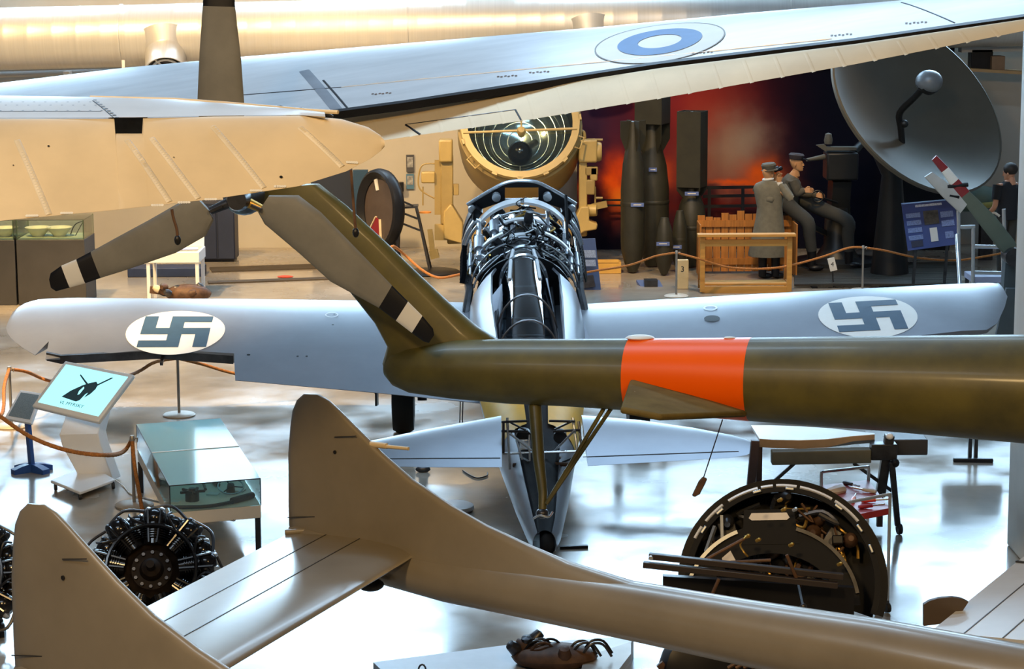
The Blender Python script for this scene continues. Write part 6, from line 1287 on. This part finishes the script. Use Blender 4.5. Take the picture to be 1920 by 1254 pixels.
MB().ball(hb, .2, 18, 12, (1, 1, .85)).build('feed_head', mat('feed_grey', (.17, .18, .19), .4, .2), RD); MB().lathe([(0, 0), (.19, 0), (.17, .08), (0, .1)], frame(hb - dn_ * .02, -dn_), 18).build('feed_skirt', GM, RD)
MB().ball(P(1696, 232, 33.9), .06, 8, 6).build('arm_joint', GM, RD)
bk = dq - dn_ * .5; MB().tube([bk, bk - dn_ * .5, V((bk.x, bk.y + .5, 1.6)), V((bk.x, bk.y + .5, .066))], [.3, .2, .16, .3], 14).build('pedestal', GM, RD)
# ---- blue information board under the dish
g = PZ(1745, 520); t = thing('blue_display_board', 'slanted blue display board with white texts below the radar dish', 'information board', (g.x, g.y + .2, 0)); bd = 33.6
Q = [(1690, 382), (1789, 373), (1800, 456), (1702, 469)]
MB().prism([P(x, y, bd + (.25 if k < 2 else 0)) for k, (x, y) in enumerate(Q)], V((0, .03, .015))).build('board', mat('board_blue', (.035, .06, .22), .4, var=.12), t)
def bq(u, v): 
    p = [P(x, y, bd + (.25 if k < 2 else 0)) for k, (x, y) in enumerate(Q)]; return lerp(lerp(p[0], p[1], u), lerp(p[3], p[2], u), v) + V((0, -.022, 0))
def patch(u0, v0, u1, v1, name, m): MB().prism([bq(u0, v0), bq(u1, v0), bq(u1, v1), bq(u0, v1)], V((0, .004, 0))).build(name, m, t)
TXT = mat('board_text', (.18, .24, .46), .5, var=.4, scale=70); patch(.25, .05, .75, .10, 'title', mat('board_title', (.5, .55, .7), .5, var=.4, scale=60))
for v in (.22, .38, .54, .7): patch(.05, v, .32, v + .1, 'text_block', TXT)
for v in (.25, .45): patch(.7, v, .94, v + .13, 'text_block', TXT)
patch(.38, .2, .66, .5, 'photo', mat('board_photo', (.06, .055, .05), .5, var=.6, scale=12)); patch(.46, .58, .6, .88, 'photo', M['white']); patch(.08, .82, .3, .95, 'photo', mat('dark_photo', (.02, .02, .05), .5)); patch(.74, .7, .9, .85, 'photo', TXT)
for u in (.2, .8): q = bq(u, .8) + V((0, .06, 0)); MB().bar(q, V((q.x, q.y + .2, 0)), .04, .04).build('leg', M['dsteel'], t)
# ---- red and white banded rotor blade standing at right
rb = thing('banded_rotor_blade', 'grey-green rotor blade with red and white banded tip leaning at right', 'rotor blade', (P(1895, 560, 29.5).x, 29.5, 0)); bdp = 29.5
GG = mat('grey_green', (.10, .125, .095), .5, var=.08)
E1 = [(1745, 296), (1772, 336), (1793, 372), (1800, 365)]
def bl(pairs, m_, nm): return lens(MB(), [(P(*a, bdp), P(*b, bdp), .05) for a, b in pairs], V((0, 1, 0))).build(nm, m_, rb)
RED = mat('blade_red', (.22, .02, .025), .45)
bl([((1747, 300), (1756, 291)), ((1765, 323), (1778, 313))], RED, 'red_band'); bl([((1765, 323), (1778, 313)), ((1782, 348), (1797, 335))], M['white'], 'white_band'); bl([((1782, 348), (1797, 335)), ((1800, 372), (1818, 358))], RED, 'red_band')
bl([((1800, 372), (1818, 358)), ((1840, 425), (1866, 405)), ((1872, 466), (1900, 448)), ((1886, 478), (1906, 458))], GG, 'blade')
bl([((1733, 332), (1748, 322)), ((1768, 370), (1790, 352)), ((1800, 400), (1815, 380))], mat('pale_blade', (.42, .42, .4), .5), 'second_blade')
MB().tube([P(1776, 350, bdp), P(1815, 346, bdp)], .03, 8).build('balance_pin', M['black'], rb); MB().tube([P(1780, 366, bdp), P(1798, 370, bdp)], .03, 8).build('balance_pin', M['black'], rb)
MB().lathe([(0, -.15), (.12, -.15), (.12, .15), (0, .15)], frame(P(1898, 480, bdp), V((0, 1, 0))), 18).build('hub', M['dsteel'], rb)
MB().bar(P(1898, 470, bdp + .1), V((P(1898, 470, bdp).x - .02, bdp + .1, .0)), .2, .2).build('mast', mat('slate_mast', (.06, .08, .09), .5), rb)
MB().prism([P(1886, 540, bdp - .2), P(1908, 540, bdp - .2), P(1908, 640, bdp - .2), P(1864, 640, bdp - .2)], V((0, .08, 0))).build('pylon_fairing', mat('slate_mast', (.06, .08, .09), .5), rb)
# ---- stair rail of bright tube
g = PZ(1800, 532); RLm = mat('rail_tube', (.55, .57, .58), .25, .7, var=.05)
t = thing('stair_railing', 'bright tube hand railing beside the rotor blade at right', 'railing', (P(1840, 530, 31.5).x, 31.5, 0)); rdp = 31.5
for (x0, y0, x1, y1) in ((1797, 392, 1799, 560), (1825, 424, 1824, 560), (1797, 426, 1828, 425), (1826, 462, 1886, 463), (1882, 392, 1884, 462), (1880, 465, 1882, 560), (1826, 511, 1886, 512)): MB().tube([P(x0, y0, rdp), P(x1, y1, rdp)], .027, 10).build('rail_tube', RLm, t)
MB().tube([P(1794, 440, rdp - .1), P(1801, 555, rdp - .6)], .03, 10).build('sloping_tube', RLm, t)
a, b = P(1824, 518, rdp), P(1886, 518, rdp); MB().box(((a.x + b.x) / 2, rdp + .3, a.z - .05), (b.x - a.x, .6, .08)).build('tread', mat('lilac_tread', (.35, .36, .48), .5), t)
for x in (a.x + .03, b.x - .03):
    for y in (rdp + .05, rdp + .55): MB().bar((x, y, 0), (x, y, a.z - .08), .05, .05).build('support', M['dsteel'], t)
# ---- visitor seen from behind
vd = 34.8; g = P(1884, 526, vd); B3 = V((g.x, vd, 0)); t = thing('person', 'visitor in dark t-shirt seen from behind by the pale wall', 'person', B3)
f3 = V((-.75, .6, -.1)); hd = B3 + V((0.02, 0, 1.64)); body = MB(); head(body, hd, f3, (0, 0, 1))
shl, shr = B3 + V((-.17, -.1, 1.42)), B3 + V((.15, .1, 1.42)); ell_, wl = B3 + V((-.22, -.14, 1.13)), B3 + V((-.30, -.02, .98))
body.tube([hd - V((0, 0, .12)), B3 + V((0, 0, 1.42)), B3 + V((0, 0, 1.2)), B3 + V((0, 0, .95))], [.055, .1, .1, .11], 14); body.tube([shl, shr], .06, 10)
body.tube(smooth([shl, lerp(shl, ell_, .5), ell_, lerp(ell_, wl, .5), wl], 4), [.052 - .022 * i / 16 for i in range(17)], 12); hand(body, wl, (-.5, .3, -.4), (0, 0, 1))
er, wr = B3 + V((.17, .14, 1.13)), B3 + V((.06, .2, .98)); body.tube(smooth([shr, lerp(shr, er, .5), er, lerp(er, wr, .5), wr], 4), [.052 - .022 * i / 16 for i in range(17)], 12); hand(body, wr, (-.5, .3, -.4), (0, 0, 1)); body.build('body', mat('skin', (.55, .27, .16), .5), t)
MB().ball(hd + V((.015, -.01, .05)), .112, 16, 10, (1, 1, .92)).build('hair', mat('dark_hair', (.02, .014, .01), .6), t)
xd = (shr - shl).normalized(); yd = V((-xd.y, xd.x, 0))
MB().loft([ell(B3 + V((0, 0, z)), xd, yd, rx, ry, 22) for z, rx, ry in ((.92, .17, .13), (1.0, .175, .13), (1.2, .185, .13), (1.36, .215, .13), (1.44, .19, .11), (1.49, .085, .075), (1.5, .07, .07))]).build('t_shirt', mat('dark_shirt', (.014, .016, .022), .85), t)
for (s_, e_) in ((shl, ell_), (shr, er)): MB().tube([s_ - (e_ - s_) * .1, lerp(s_, e_, .65)], [.085, .068], 12).build('shirt_sleeve', mat('dark_shirt', (.014, .016, .022), .85), t)
MB().tube(smooth([wl + V((.0, -.05, .02)), wl + V((.08, -.1, .05)), wl + V((.16, -.12, -.0))], 3), .02, 8).build('shirt_print', M['white'], t)
for s in (-1, 1): MB().tube([B3 + xd * (s * .09) + V((0, 0, .96)), B3 + xd * (s * .1) + V((0, 0, .5)), B3 + xd * (s * .1) + V((0, 0, .06))], [.095, .07, .055], 12).build('trouser_leg', DK, t); MB().ball(B3 + xd * (s * .1) + f3 * .06 + V((0, 0, .04)), .055, 12, 6, (1.6, 1.6, .75)).build('shoe', M['black'], t)
# pale green craft body behind the visitor
o_ = P(1850, 385, 37.0); t = thing('green_float', 'pale green and yellow float body behind the visitor', 'aircraft part', (o_.x, o_.y, 0))
MB().tube(smooth([P(1795, 372, 37.0), P(1830, 372, 37.0), P(1880, 380, 37.0), P(1930, 388, 37.0)]), [.12] + [.22] * 17 + [.2], 16).build('hull', mat('sea_green', (.16, .24, .2), .5), t)
MB().tube([P(1822, 388, 36.78), P(1872, 382, 36.78)], .05, 10).build('yellow_stripe', mat('lemon', (.6, .5, .12), .5), t); MB().bar(P(1850, 390, 37.0), V((o_.x, 37.0, 0)), .2, .2).build('trestle', M['dsteel'], t)
# ---- upper right beams and boxes by the wall
a, b = P(1800, 82, 38.3), P(1990, 78, 38.3); one(MB().bar(a, b, .3, .28), 'roof_beam', M['wall_grey'], 'pale grey beam near the wall at the upper right', 'beam', (a + b) / 2)
a, b = P(1790, 128, 38.2), P(1990, 140, 38.2); t = thing('wall_shelf', 'wall shelf at the upper right holding a brown box', 'shelf', (a + b) / 2); MB().bar(a, b, .6, .05).build('board', mat('shelf_wood', (.4, .24, .1), .5), t)
for q in (a, b): MB().bar(q + V((0, .25, -.03)), q + V((0, -.1, -.03)), .04, .06).build('bracket', M['dsteel'], t)
o_ = P(1868, 118, 38.2); one(MB().box(o_, (.22, .35, .24)), 'brown_box', mat('box_brown', (.22, .13, .07), .7), 'small brown box on the upper right shelf', 'box', o_, bevel=.01)
o_ = P(1838, 112, 38.3); one(MB().box(o_, (.36, .3, .36)), 'dark_case', M['black'], 'dark case on the upper right shelf beside the brown box', 'box', o_, bevel=.01)
